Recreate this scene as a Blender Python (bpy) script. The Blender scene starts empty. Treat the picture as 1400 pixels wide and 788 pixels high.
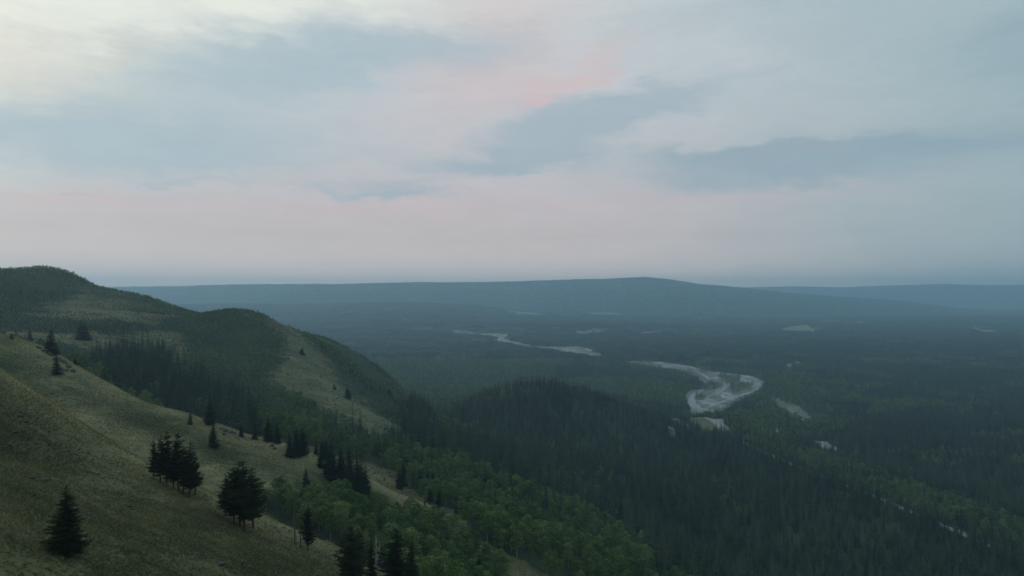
import bpy, math, random
import numpy as np
from math import radians, sin, cos, pi
from mathutils import Vector, Matrix

scene = bpy.context.scene
COL = scene.collection
HC = 220.0            # camera height above the river flats, metres
F, PX0, PY0 = 940.0, 700.0, 404.0   # lens in pixels of the 1400 wide photograph, its horizon row

# ------------------------------------------------------------------ camera
cam_d = bpy.data.cameras.new('camera')
cam = bpy.data.objects.new('camera', cam_d); COL.objects.link(cam)
cam.location = (0, 0, HC); cam.rotation_euler = (radians(90), 0, 0)
cam_d.sensor_width = 36.0; cam_d.lens = 36.0 * F / 1400.0
cam_d.shift_y = (PY0 - 394.0) / 1400.0
cam_d.clip_start = 0.5; cam_d.clip_end = 120000.0
scene.camera = cam

# ------------------------------------------------------------------ render settings
scene.view_settings.view_transform = 'Standard'
scene.view_settings.look = 'None'
scene.view_settings.exposure = 0.0
scene.view_settings.gamma = 1.0
scene.view_settings.use_curve_mapping = False
cy = scene.cycles
cy.max_bounces = 5; cy.diffuse_bounces = 3; cy.glossy_bounces = 2
cy.transmission_bounces = 2; cy.volume_bounces = 2; cy.transparent_max_bounces = 8
cy.use_denoising = True
try:
    cy.denoiser = 'OPENIMAGEDENOISE'; cy.denoising_prefilter = 'ACCURATE'
    cy.denoising_input_passes = 'RGB_ALBEDO_NORMAL'
except Exception:
    pass
cy.sample_clamp_indirect = 4.0
cy.caustics_reflective = False; cy.caustics_refractive = False

SUN_AZ, SUN_EL = radians(-62), radians(9)      # dusk glow, left of the view, behind cloud

def lin(r, g, b):
    f = lambda c: (c / 12.92 if c <= 0.04045 else ((c + 0.055) / 1.055) ** 2.4)
    return (f(r / 255), f(g / 255), f(b / 255), 1.0)

# ------------------------------------------------------------------ node helpers
class NT:
    def __init__(self, tree): self.t = tree; self.n = tree.nodes; self.l = tree.links
    def new(self, kind, **kw):
        nd = self.n.new(kind)
        for k, v in kw.items(): setattr(nd, k, v)
        return nd
    def put(self, sock, v):
        if hasattr(v, 'is_linked'): self.l.new(v, sock)
        else: sock.default_value = v
    def m(self, op, a, b=None, c=None, clamp=False):
        nd = self.new('ShaderNodeMath', operation=op, use_clamp=clamp)
        self.put(nd.inputs[0], a)
        if b is not None: self.put(nd.inputs[1], b)
        if c is not None: self.put(nd.inputs[2], c)
        return nd.outputs[0]
    def mix(self, fac, a, b, blend='MIX'):
        nd = self.new('ShaderNodeMix', data_type='RGBA', blend_type=blend)
        self.put(nd.inputs[0], fac); self.put(nd.inputs[6], a); self.put(nd.inputs[7], b)
        return nd.outputs[2]
    def smooth(self, v, a, b, c=0.0, d=1.0):
        nd = self.new('ShaderNodeMapRange', interpolation_type='SMOOTHSTEP')
        self.put(nd.inputs[0], v)
        for i, x in enumerate((a, b, c, d)): nd.inputs[1 + i].default_value = x
        return nd.outputs[0]
    def noise(self, vec, scale, detail=4.0, rough=0.55, col=False):
        nd = self.new('ShaderNodeTexNoise')
        if vec is not None: self.put(nd.inputs['Vector'], vec)
        nd.inputs['Scale'].default_value = scale; nd.inputs['Detail'].default_value = detail
        nd.inputs['Roughness'].default_value = rough
        return nd.outputs['Color' if col else 'Fac']
    def ramp(self, fac, stops):
        nd = self.new('ShaderNodeValToRGB'); cr = nd.color_ramp
        while len(cr.elements) < len(stops): cr.elements.new(0.5)
        for e, (p, c) in zip(cr.elements, stops): e.position = p; e.color = c
        self.put(nd.inputs[0], fac)
        return nd.outputs[0]

# ------------------------------------------------------------------ world: dusk sky with soft cloud
world = bpy.data.worlds.new('World'); scene.world = world; world.use_nodes = True
T = NT(world.node_tree); T.n.clear()
wout = T.new('ShaderNodeOutputWorld'); bg = T.new('ShaderNodeBackground')
T.l.new(bg.outputs[0], wout.inputs[0]); bg.inputs[1].default_value = 0.1
world.cycles.sampling_method = 'MANUAL'; world.cycles.sample_map_resolution = 256
SKYK = 10.0
sky = T.new('ShaderNodeTexSky', sky_type='NISHITA')
sky.sun_disc = False; sky.sun_elevation = SUN_EL; sky.sun_rotation = SUN_AZ
sky.altitude = 1300; sky.air_density = 1.0; sky.dust_density = 2.5
tc = T.new('ShaderNodeTexCoord'); sep = T.new('ShaderNodeSeparateXYZ')
T.l.new(tc.outputs['Generated'], sep.inputs[0])
az = T.m('ARCTAN2', sep.outputs[0], sep.outputs[1]); el = T.m('ARCSINE', sep.outputs[2])
cmb = T.new('ShaderNodeCombineXYZ'); T.put(cmb.inputs[0], az); T.put(cmb.inputs[1], T.m('MULTIPLY', el, 3.2))
P0 = cmb.outputs[0]
wn = T.new('ShaderNodeSeparateColor'); T.put(wn.inputs[0], T.noise(P0, 5.0, 6.0, 0.62, True))
wn2 = T.new('ShaderNodeSeparateColor'); T.put(wn2.inputs[0], T.noise(P0, 17.0, 7.0, 0.66, True))
azw = T.m('ADD', az, T.m('MULTIPLY', T.m('SUBTRACT', wn.outputs[0], 0.5), 0.22))
azw = T.m('ADD', azw, T.m('MULTIPLY', T.m('SUBTRACT', wn2.outputs[0], 0.5), 0.07))
elw = T.m('ADD', el, T.m('MULTIPLY', T.m('SUBTRACT', wn.outputs[1], 0.5), 0.075))
elw = T.m('ADD', elw, T.m('MULTIPLY', T.m('SUBTRACT', wn2.outputs[1], 0.5), 0.05))

def blob(px, py, rx, ry, rot=0.0, k=1.0):
    """a soft cloud bank: a gaussian in azimuth and elevation, seen through warped coordinates"""
    xp, zp = (px - PX0) / F, (PY0 - py) / F
    a0, e0 = math.atan(xp), math.atan(zp / math.hypot(1, xp))
    da = T.m('SUBTRACT', azw, a0); de = T.m('SUBTRACT', elw, e0)
    sa = rx / F * cos(a0) ** 1.5; se = ry / F * cos(a0)
    c, s = cos(rot), sin(rot)
    u = T.m('ADD', T.m('MULTIPLY', da, c / sa), T.m('MULTIPLY', de, s / sa))
    v = T.m('ADD', T.m('MULTIPLY', da, -s / se), T.m('MULTIPLY', de, c / se))
    q = T.m('ADD', T.m('MULTIPLY', u, u), T.m('MULTIPLY', v, v))
    return T.m('MULTIPLY', T.m('EXPONENT', T.m('MULTIPLY', q, -1.0)), k)
def total(lst):
    s = None
    for a in lst:
        b = blob(*a); s = b if s is None else T.m('ADD', s, b)
    return s
def K(r, g, b): c = lin(r, g, b); return (c[0] * SKYK, c[1] * SKYK, c[2] * SKYK, 1.0)

base = T.ramp(T.m('MULTIPLY', T.m('ADD', el, 0.0), 1 / 1.2, clamp=True), [
    (0.0, (1.1, 0.90, 0.78, 1)), (0.03, (0.92, 0.76, 0.69, 1)), (0.07, lin(215, 201, 198)), (0.13, lin(205, 200, 202)), (0.22, lin(206, 209, 212)),
    (0.34, lin(208, 216, 219)), (0.6, lin(178, 201, 212)), (1.0, lin(160, 188, 205))])
skyc = T.mix(1.0, base, (SKYK, SKYK, SKYK, 1), 'MULTIPLY')
# to the right the open sky turns from the glow and is bluer and dimmer
rt = T.smooth(azw, radians(2), radians(42))
skyc = T.mix(T.m('MULTIPLY', rt, 0.85), skyc, K(158, 184, 190))
# the clear strip towards the sunken sun
glow = T.m('MINIMUM', total([(-60, 40, 330, 110, 0.1, 1.15), (330, -20, 420, 55, 0.02, 0.8), (-300, 60, 420, 130, 0, 0.9)]), 1.0)
skyc = T.mix(glow, skyc, K(245, 247, 234))
warm = T.m('MINIMUM', total([(30, 100, 230, 50, 0, 0.6), (180, 66, 60, 14, 0.35, 0.5)]), 0.7)
skyc = T.mix(warm, skyc, K(240, 228, 210))
# rosy veils
rose = T.m('MINIMUM', total([(790, 98, 110, 14, 0.33, 0.42), (650, 100, 120, 80, 0.3, 0.33), (520, 287, 230, 15, 0, 0.30),
        (110, 272, 120, 13, 0, 0.42), (900, 272, 240, 11, 0, 0.24), (700, 30, 160, 60, 0.4, 0.25), (1095, 206, 34, 6, 0, 0.5)]), 0.8)
skyc = T.mix(rose, skyc, K(222, 190, 190))
# grey blue banks
left = total([(90, 190, 300, 46, 0, 1.05), (330, 95, 230, 44, 0.12, 0.95), (560, 62, 210, 34, 0.06, 0.85), (330, 175, 260, 52, 0.0, 0.6)])
left = T.smooth(left, -0.05, 1.25)
skyc = T.mix(T.m('MULTIPLY', left, 0.88), skyc, K(176, 195, 203))
mid = total([(850, 142, 150, 26, 0.12, 1.1), (760, 190, 120, 26, 0.25, 0.9), (690, 218, 150, 18, 0, 0.95), (520, 262, 110, 8, -0.05, 0.9),
        (240, 246, 90, 5, 0, 0.6), (110, 264, 40, 4, 0, 0.5), (560, 250, 60, 7, 0, 0.6)])
mid = T.smooth(mid, 0.05, 1.05)
skyc = T.mix(T.m('MULTIPLY', mid, 0.74), skyc, K(164, 184, 195))
rgt = total([(1080, 228, 220, 26, 0, 1.15), (1250, 190, 190, 20, -0.05, 0.95), (960, 208, 130, 12, 0, 0.7), (1000, 10, 220, 40, 0, 0.5),
        (1420, 50, 90, 70, 0, 0.7)])
rgt = T.smooth(rgt, 0.0, 1.25)
skyc = T.mix(T.m('MULTIPLY', rgt, 0.74), skyc, K(147, 172, 185))
spark = T.m('MINIMUM', total([(724, 146, 22, 3.0, 0.42, 0.55), (775, 116, 70, 5, 0.35, 0.22)]), 0.5)
skyc = T.mix(spark, skyc, K(240, 188, 184))
# fine streaks everywhere, and over all a thin share of the clear sky above the cloud
cm2 = T.new('ShaderNodeCombineXYZ'); T.put(cm2.inputs[0], azw); T.put(cm2.inputs[1], T.m('MULTIPLY', elw, 5.5))
st = T.noise(cm2.outputs[0], 8.0, 8.0, 0.66)
skyc = T.mix(1.0, skyc, T.ramp(st, [(0.25, (0.94, 0.945, 0.955, 1)), (0.75, (1.06, 1.05, 1.04, 1))]), 'MULTIPLY')
skyc = T.mix(0.06, skyc, sky.outputs[0])
T.l.new(skyc, bg.inputs[0])

# ------------------------------------------------------------------ the one sun, nearly gone
sd = bpy.data.lights.new('sun', 'SUN'); sun = bpy.data.objects.new('sun', sd); COL.objects.link(sun)
sd.energy = 0.5; sd.angle = radians(25); sd.color = (1.0, 0.93, 0.84)
dirv = Vector((sin(SUN_AZ) * cos(radians(22)), cos(SUN_AZ) * cos(radians(22)), sin(radians(22))))
sun.rotation_euler = (-dirv).to_track_quat('-Z', 'Y').to_euler()

# ------------------------------------------------------------------ noise and terrain heights
def hash2(ix, iy, s):
    n = (ix.astype(np.int64) * 374761393 + iy.astype(np.int64) * 668265263 + s * 1274126177) & 0xffffffff
    n = ((n ^ (n >> 13)) * 1274126177) & 0xffffffff
    return ((n ^ (n >> 16)) & 0xffffff) / float(0xffffff)
def vnoise(x, y, s=0):
    ix, iy = np.floor(x), np.floor(y); fx, fy = x - ix, y - iy
    fx = fx * fx * fx * (fx * (fx * 6 - 15) + 10); fy = fy * fy * fy * (fy * (fy * 6 - 15) + 10)
    a, b = hash2(ix, iy, s), hash2(ix + 1, iy, s); c, d = hash2(ix, iy + 1, s), hash2(ix + 1, iy + 1, s)
    return (a + (b - a) * fx) + ((c + (d - c) * fx) - (a + (b - a) * fx)) * fy
def fbm(x, y, wl, octs=4, s=0, gain=0.5):
    v, a, t = 0.0, 1.0, 0.0
    for o in range(octs):
        v = v + a * (vnoise(x / wl + 17.3 * o, y / wl - 9.1 * o, s + o) - 0.5); t += a; a *= gain; wl *= 0.5
    return v / t * 2
def sstep(v, a, b):
    t = np.clip((v - a) / (b - a), 0, 1); return t * t * (3 - 2 * t)

def W(px, py, D): return ((px - PX0) / F * D, D, HC - (py - PY0) / F * D)
def WZ(px, py, z): D = (HC - z) * F / (py - PY0); return W(px, py, D)

ctl = []
def c_(*pts):
    for p in pts: ctl.append(W(*p))
def xd(px, D, z): ctl.append(((px - PX0) / F * D, D, z))
# near grassy spur: a slope that falls away to the right
def A1(px, py):
    xp, zp = (px - PX0) / F, -(py - PY0) / F
    D = 33.0 / (0.4374 * -xp * 1.0 - 0.262 - zp)
    return D
crest = [(-160, 440), (0, 525), (100, 577), (200, 632), (300, 680), (380, 715), (450, 745), (500, 772), (540, 800)]
for px, py in crest:
    D = A1(px, py); c_((px, py, D))
    zc = W(px, py, D)[2]
    fall = 0.78 if px < 320 else (0.6 if px < 400 else 0.42)
    xd(px, D + 42, zc - fall * 42)
for px, py in [(-150, 620), (-300, 640), (-150, 760), (0, 600), (0, 700), (0, 788), (100, 650), (100, 750), (200, 700), (200, 788),
               (300, 740), (300, 788), (400, 788), (0, 900), (200, 900), (400, 900), (500, 900)]:
    c_((px, py, A1(px, py)))
for x, y, z in [(0, 0, 186), (-60, 0, 212), (60, 0, 160), (-160, 60, 240), (-250, 120, 252), (0, -150, 220), (-150, -150, 270), (120, -100, 160),
                (110, 60, 128), (70, 110, 132), (30, 150, 138), (-350, 0, 285), (-420, 250, 262), (-600, 100, 300), (200, 100, 90), (260, -100, 100)]:
    ctl.append((x, y, z))
# second spur with its rocky step, its near face, its falling nose
c_((-150, 440, 360), (0, 464, 340), (40, 468, 335), (85, 490, 328), (130, 515, 320), (180, 541, 312), (240, 563, 302), (290, 581, 297), (340, 593, 298), (390, 606, 296), (430, 622, 292),
   (470, 641, 288), (520, 670, 285), (560, 686, 280), (600, 701, 275), (640, 723, 270), (700, 766, 260))
c_((0, 500, 300), (100, 540, 290), (100, 570, 262), (200, 580, 280), (200, 612, 252), (300, 622, 268), (300, 660, 236), (400, 645, 268), (400, 690, 232),
   (450, 716, 218), (500, 732, 222), (560, 738, 234), (620, 757, 240), (520, 694, 272), (660, 790, 235))
xd(0, 430, 172); xd(130, 400, 152); xd(200, 385, 147); xd(280, 372, 138); xd(350, 350, 138); xd(450, 345, 126); xd(520, 335, 121)
# third small spur behind it
c_((350, 574, 435), (400, 588, 425), (450, 604, 415), (500, 623, 405), (560, 651, 392), (600, 662, 400), (600, 682, 330), (650, 702, 322), (580, 690, 310))
xd(400, 480, 124); xd(480, 470, 112)
# aspen knoll and what lies behind
c_((660, 718, 315), (720, 732, 312), (800, 764, 305), (880, 802, 295), (760, 783, 270), (720, 790, 250))
xd(750, 370, 86); xd(850, 350, 75); xd(950, 330, 62); xd(1000, 250, 70); xd(1200, 350, 25); xd(1450, 300, 20)
c_((620, 656, 425), (700, 686, 425), (780, 712, 420), (660, 652, 470), (740, 682, 480), (830, 722, 480), (900, 742, 500), (950, 772, 510),
   (850, 702, 580), (750, 662, 600), (650, 622, 620), (600, 602, 640))
# gully of dark conifers and the big hill
c_((200, 531, 470), (280, 561, 470), (130, 510, 470), (60, 480, 480),
   (-200, 386, 900), (-100, 382, 900), (0, 382, 900), (35, 377, 900), (60, 370, 900), (85, 370, 895), (102, 376, 890), (118, 390, 880), (135, 395, 870), (180, 402, 850), (230, 419, 830), (255, 429, 810), (275, 429, 800),
   (300, 422, 800), (325, 421, 795), (345, 429, 780), (362, 443, 765), (385, 462, 740),
   (0, 420, 700), (60, 432, 640), (0, 450, 560), (100, 422, 720), (100, 460, 560), (150, 432, 690), (150, 481, 540), (220, 451, 690), (220, 501, 540),
   (300, 471, 690), (300, 531, 540), (350, 482, 690), (350, 541, 540), (400, 491, 680), (440, 521, 640), (500, 561, 590), (536, 586, 570),
   (440, 561, 540), (480, 591, 500), (450, 491, 790), (420, 473, 780), (520, 541, 740), (580, 571, 720), (480, 480, 900), (560, 542, 900), (540, 524, 960), (450, 468, 950))
xd(470, 690, 124); xd(540, 640, 100); xd(60, 1150, 190); xd(230, 1080, 146); xd(-200, 1200, 190); xd(60, 1600, 60); xd(230, 1600, 30); xd(-250, 1700, 80)
xd(385, 960, 150); xd(350, 1300, 90); xd(-500, 900, 300); xd(-600, 500, 300); xd(-500, 1500, 200); xd(-900, 700, 310); xd(-1200, 1200, 300)
# conifer hill and the flats
for px, py, D, t in [(600, 572, 880, 13), (640, 548, 950, 15), (680, 526, 1000, 15), (715, 516, 1030, 15), (745, 514, 1040, 15), (800, 530, 1020, 15), (850, 545, 1000, 15), (890, 560, 990, 15), (930, 577, 980, 14)]:
    x, y, z = W(px, py, D); ctl.append((x, y, z - t))
c_((700, 582, 900), (800, 612, 880), (700, 632, 720), (850, 645, 760), (900, 615, 900))
xd(740, 1240, 30); xd(700, 1450, 8); xd(600, 1250, 18); xd(850, 1260, 6); xd(650, 1650, 5); xd(500, 1350, 26); xd(545, 1160, 36); xd(580, 960, 44); xd(590, 1120, 18); xd(640, 1180, 16); xd(500, 1120, 80); xd(450, 1850, 14); xd(300, 2100, 10); xd(800, 1700, 1)
for px, D, z in [(1000, 540, 4), (1100, 640, 2), (1000, 700, 8), (1050, 820, 4), (1150, 560, 0), (1300, 560, 0), (1500, 560, 0), (1400, 750, 4), (1250, 900, 3),
                 (1500, 1000, 3), (1200, 1300, 1), (1600, 1400, 4), (950, 1150, 10), (900, 1500, 0), (1050, 1700, 0), (1400, 1800, 3), (700, 2100, 1),
                 (1000, 2200, 1), (1300, 2300, 3), (1700, 700, 5), (1600, 450, 5), (500, 2300, 5), (1700, 2000, 5), (200, 2400, 10)]:
    xd(px, D, z)
# road on the river terrace: the bank drops on the near side
ROAD = [WZ(965, 571, 15), WZ(982, 581, 15), WZ(997, 592, 15), WZ(1012, 603, 15), WZ(1045, 618, 15), WZ(1080, 634, 15), WZ(1140, 658, 15), WZ(1205, 683, 15),
        WZ(1260, 706, 15), WZ(1315, 729, 15), WZ(1385, 764, 6), WZ(1470, 806, 3)]
for k, low in ((0, 9.0), (2, 3.0), (4, 6.0), (5, 14.0), (6, 14.0), (7, 6.0), (8, 4.5), (9, 6.0), (10, 10.0), (11, 8.0)):
    x, y, z = ROAD[k]
    ctl.append((x, y, z)); ctl.append((x - 34, y - 16, low)); ctl.append((x + 60, y + 20, 12.0))

CT = np.array(ctl); CX, CZ = CT[:, :2], CT[:, 2]
c2 = 14.0 ** 2
def phi(d2): return np.sqrt(d2 + c2)
nC = len(CT)
PM = np.c_[np.ones(nC), CX / 1000.0]
Am = np.zeros((nC + 3, nC + 3))
Am[:nC, :nC] = phi(((CX[:, None, :] - CX[None]) ** 2).sum(-1)) - np.eye(nC) * 0.4
Am[:nC, nC:] = PM; Am[nC:, :nC] = PM.T
SOL = np.linalg.solve(Am, np.r_[CZ, 0, 0, 0])

def ridge_far(x, y, pts, s_near, s_far, w):
    """a long far ridge: height of its crest less the fall to either side"""
    P = np.array(pts); xs = P[:, 0]
    yc = np.interp(x, xs, P[:, 1]); zc = np.interp(x, xs, P[:, 2])
    d = y - yc
    s = np.where(d > 0, s_far, s_near)
    return zc - s * (np.sqrt(d * d + w * w) - w)
R1 = [W(*p) for p in [(-600, 400, 8880), (-200, 396, 8880), (100, 395, 8880), (210, 393.5, 8880), (300, 391, 8880), (400, 389.5, 8880), (520, 388.5, 8880), (630, 387.5, 9028), (700, 386, 9028), (780, 383.5, 8880), (830, 383, 8880),
       (880, 380, 8880), (915, 383, 8880), (950, 389, 8732), (1010, 395, 8584), (1080, 402, 8510), (1150, 407, 8510), (1225, 412, 8510), (1330, 425, 8510), (2200, 425, 8510)]]
R2 = [W(*p) for p in [(-900, 402, 12400), (600, 402, 12400), (900, 398, 12400), (1010, 393, 12400), (1080, 391, 12400), (1150, 393, 12400), (1230, 390, 12400), (1290, 388, 12400), (1340, 390, 12400), (1420, 389, 12400), (1600, 387, 12400), (2200, 391, 12400)]]
L1 = [W(*p) for p in [(-800, 420, 6232), (100, 420, 6232), (330, 417, 6232), (420, 417, 6232), (560, 416, 6232), (640, 419, 6232), (700, 426, 6080), (790, 432, 5928), (900, 438, 5776), (1100, 440, 5776), (2200, 440, 5776)]]
BN = [W(*p) for p in [(300, 449, 4100), (600, 448, 4100), (760, 449, 4080), (800, 447, 4080), (840, 449, 4080), (900, 449, 4080), (960, 452, 4050), (1100, 456, 4000), (1300, 460, 3900), (2000, 462, 3900)]]
RIVER = [WZ(*p) for p in [(540, 454, 0), (640, 457, 0), (684, 464, 0), (740, 476, 0), (805, 483, 0), (860, 497, 0), (930, 504, 0), (985, 520, 0), (985, 545, 0), (965, 562, 0)]]
RIVER2 = [WZ(*p) for p in [(1010, 530, 0), (1060, 545, 0), (1095, 568, 0), (1100, 590, 0), (1130, 612, 0), (1200, 640, 0), (1400, 690, 0)]]

def dist_poly(x, y, pts):
    best = np.full(np.shape(x), 1e9); zz = np.zeros(np.shape(x))
    for p, q in zip(pts[:-1], pts[1:]):
        dx, dy = q[0] - p[0], q[1] - p[1]; L2 = dx * dx + dy * dy
        t = np.clip(((x - p[0]) * dx + (y - p[1]) * dy) / L2, 0, 1)
        d = np.hypot(x - p[0] - t * dx, y - p[1] - t * dy)
        m = d < best; best = np.where(m, d, best); zz = np.where(m, p[2] + t * (q[2] - p[2]), zz)
    return best, zz

def height(x, y):
    sh = x.shape; x = x.ravel(); y = y.ravel(); D = np.hypot(x, y)
    plain = 4 + 5 * fbm(x, y, 1500.0, 3, 5) + 22 * sstep(D, 3000, 9000) * fbm(x, y, 2600.0, 3, 9)
    bn = ridge_far(x, y, BN, 0.55, 0.012, 8.0) + 4 * fbm(x, y, 240.0, 3, 77)
    far = np.maximum(plain, bn)
    for pts, a, b, w, am in ((L1, 0.075, 0.05, 400.0, 30), (R1, 0.17, 0.2, 220.0, 60), (R2, 0.2, 0.2, 400.0, 70)):
        r = ridge_far(x, y, pts, a, b, w)
        r = r + 10.0 * fbm(x, y * 0.3, 700.0, 3, int(w) + 3)
        gul = am * fbm(x, y, 1900.0, 5, int(w), 0.55)
        r = r + gul * sstep(np.abs(y - np.interp(x, np.array(pts)[:, 0], np.array(pts)[:, 1])), 60, 1200)
        k = 25.0
        far = np.maximum(far, r) + np.log1p(np.exp(-np.abs(far - r) / k)) * k * 0.6
    z = far
    near = (D < 2600)
    xn, yn, Dn = x[near], y[near], D[near]
    zr = np.empty(xn.shape)
    for i in range(0, len(xn), 20000):
        sl = slice(i, i + 20000)
        d2 = (xn[sl, None] - CX[None, :, 0]) ** 2 + (yn[sl, None] - CX[None, :, 1]) ** 2
        zr[sl] = phi(d2) @ SOL[:nC] + SOL[nC] + (SOL[nC + 1] * xn[sl] + SOL[nC + 2] * yn[sl]) / 1000.0
    zr = np.maximum(zr, -1.5)
    hill = sstep(zr, 12, 70)
    zr = zr + hill * (sstep(Dn, 300, 700) * 5.0 * fbm(xn, yn, 120.0, 4, 31) + 1.5 * fbm(xn, yn, 34.0, 4, 3) * sstep(Dn, 60, 300)
                      + 0.6 * fbm(xn, yn, 9.0, 4, 12, 0.6))
    wb = sstep(Dn, 1900, 2550)
    z[near] = zr * (1 - wb) + far[near] * wb
    # river corridor is flat and low, the road bed level
    for pl, wd in ((RIVER, 70.0), (RIVER2, 22.0)):
        d, _ = dist_poly(x, y, pl); f = 1 - sstep(d, wd, wd * 2.2)
        z = z * (1 - f) + (-1.6) * f
    d, zz = dist_poly(x, y, ROAD); f = 1 - sstep(d, 6.0, 15.0)
    z = z * (1 - f) + (zz - 0.25) * f
    return z.reshape(sh)

def axis(lo, hi, fine_lo, fine_hi, step, g):
    a = list(np.arange(fine_lo, fine_hi, step))
    v, s = a[-1], step
    while v < hi: s *= 1 + g; v += min(s, 420); a.append(v)
    v, s = a[0], step; pre = []
    while v > lo: s *= 1 + g; v -= min(s, 420); pre.append(v)
    return np.array(pre[::-1] + a)
GX = axis(-14000, 14000, -135, 60, 1.5, 0.0165)
GY = axis(-1500, 13400, 55, 300, 1.5, 0.0135)
MX, MY = np.meshgrid(GX, GY)
MZ = height(MX, MY)
def H(x, y):
    """height of the ground sheet itself"""
    x = np.asarray(x, float); y = np.asarray(y, float)
    i = np.clip(np.searchsorted(GX, x) - 1, 0, len(GX) - 2); j = np.clip(np.searchsorted(GY, y) - 1, 0, len(GY) - 2)
    u = (x - GX[i]) / (GX[i + 1] - GX[i]); v = (y - GY[j]) / (GY[j + 1] - GY[j])
    return (MZ[j, i] * (1 - u) + MZ[j, i + 1] * u) * (1 - v) + (MZ[j + 1, i] * (1 - u) + MZ[j + 1, i + 1] * u) * v
DS = np.cumsum(np.r_[45.0, np.geomspace(0.4, 160, 900)])
def hit(px, py, dmin=45.0):
    """where the sight line through that point of the photograph meets the ground"""
    D = DS[(DS >= dmin) & (DS < 22000)]
    x = (px - PX0) / F * D; z = HC - (py - PY0) / F * D
    b = z <= H(x, D)
    if not b.any(): return None
    k = int(np.argmax(b)); Dk = D[k] if k == 0 else 0.5 * (D[k] + D[k - 1])
    return (x[k] / D[k] * Dk, Dk, float(H(x[k] / D[k] * Dk, Dk)))
def seen(x, y, z):
    """is the point in sight of the lens over the bare ground"""
    t = np.linspace(0.03, 0.985, 160)
    X = x[:, None] * t; Y = y[:, None] * t; Z = HC + (z[:, None] - HC) * t
    return (Z > H(X, Y) - 0.2).all(1)
def inpoly(px, py, poly):
    r = np.zeros(np.shape(px), bool); n = len(poly)
    for i in range(n):
        x1, y1 = poly[i]; x2, y2 = poly[(i + 1) % n]
        c = ((y1 > py) != (y2 > py))
        r ^= c & (px < (x2 - x1) * (py - y1) / ((y2 - y1) if y2 != y1 else 1e-9) + x1)
    return r

# ------------------------------------------------------------------ materials
def material(name):
    m = bpy.data.materials.new(name); m.use_nodes = True
    t = NT(m.node_tree); t.n.clear()
    o = t.new('ShaderNodeOutputMaterial'); return m, t, o
def grass_colour(t, pos, dry):
    """dried summer grass: straw, olive and brown patches by place in the world"""
    big = t.noise(pos, 0.035, 4.0, 0.6); mid = t.noise(pos, 0.16, 5.0, 0.65); fine = t.noise(pos, 1.1, 4.0, 0.7)
    v = t.m('ADD', t.m('MULTIPLY', big, 0.45), t.m('ADD', t.m('MULTIPLY', mid, 0.35), t.m('MULTIPLY', fine, 0.2)))
    v = t.m('ADD', v, t.m('MULTIPLY', dry, 0.2))  # straw tone on convex crests paints in the light they catch, hollows darker
    mp = t.new('ShaderNodeMapping'); t.put(mp.inputs[0], pos); mp.inputs['Rotation'].default_value = (0, 0, radians(-31)); mp.inputs['Scale'].default_value = (0.12, 1.0, 0.3)
    v = t.m('ADD', v, t.m('MULTIPLY', t.m('SUBTRACT', t.noise(mp.outputs[0], 0.42, 5.0, 0.65), 0.5), 0.34))
    c = t.ramp(v, [(0.30, (0.050, 0.054, 0.026, 1)), (0.42, (0.082, 0.086, 0.040, 1)), (0.5, (0.116, 0.115, 0.056, 1)),
                   (0.58, (0.160, 0.150, 0.076, 1)), (0.70, (0.225, 0.205, 0.108, 1))])
    bare = t.smooth(t.noise(pos, 0.075, 5.0, 0.7), 0.56, 0.68)
    c = t.mix(t.m('MULTIPLY', bare, 0.6), c, (0.085, 0.078, 0.062, 1))
    gr = t.smooth(t.noise(pos, 0.028, 3.0, 0.6), 0.55, 0.7)
    c = t.mix(t.m('MULTIPLY', gr, 0.6), c, (0.048, 0.070, 0.028, 1))
    return c, fine

def mat_ground():
    m, t, o = material('ground')
    g = t.new('ShaderNodeNewGeometry'); pos = g.outputs['Position']
    at = t.new('ShaderNodeAttribute'); at.attribute_name = 'forest'
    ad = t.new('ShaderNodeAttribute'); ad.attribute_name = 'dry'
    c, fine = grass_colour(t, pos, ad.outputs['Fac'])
    fl = t.ramp(t.noise(pos, 0.02, 6.0, 0.65), [(0.3, (0.018, 0.026, 0.017, 1)), (0.55, (0.030, 0.044, 0.026, 1)), (0.75, (0.048, 0.062, 0.034, 1))])
    fl = t.mix(1.0, fl, t.ramp(t.noise(pos, 0.0016, 5.0, 0.6), [(0.35, (0.55, 0.6, 0.65, 1)), (0.5, (1, 1, 1, 1)), (0.62, (1.9, 1.75, 1.45, 1))]), 'MULTIPLY')
    col = t.mix(at.outputs['Fac'], c, fl)
    b = t.new('ShaderNodeBsdfPrincipled'); t.put(b.inputs['Base Color'], col)
    b.inputs['Roughness'].default_value = 0.95; b.inputs['Specular IOR Level'].default_value = 0.1
    bm = t.new('ShaderNodeBump'); bm.inputs['Strength'].default_value = 0.6; bm.inputs['Distance'].default_value = 0.5
    t.put(bm.inputs['Height'], t.m('ADD', t.noise(pos, 0.55, 6.0, 0.7), t.m('MULTIPLY', fine, 0.5)))
    t.l.new(bm.outputs[0], b.inputs['Normal']); t.l.new(b.outputs[0], o.inputs[0])
    return m
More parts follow.
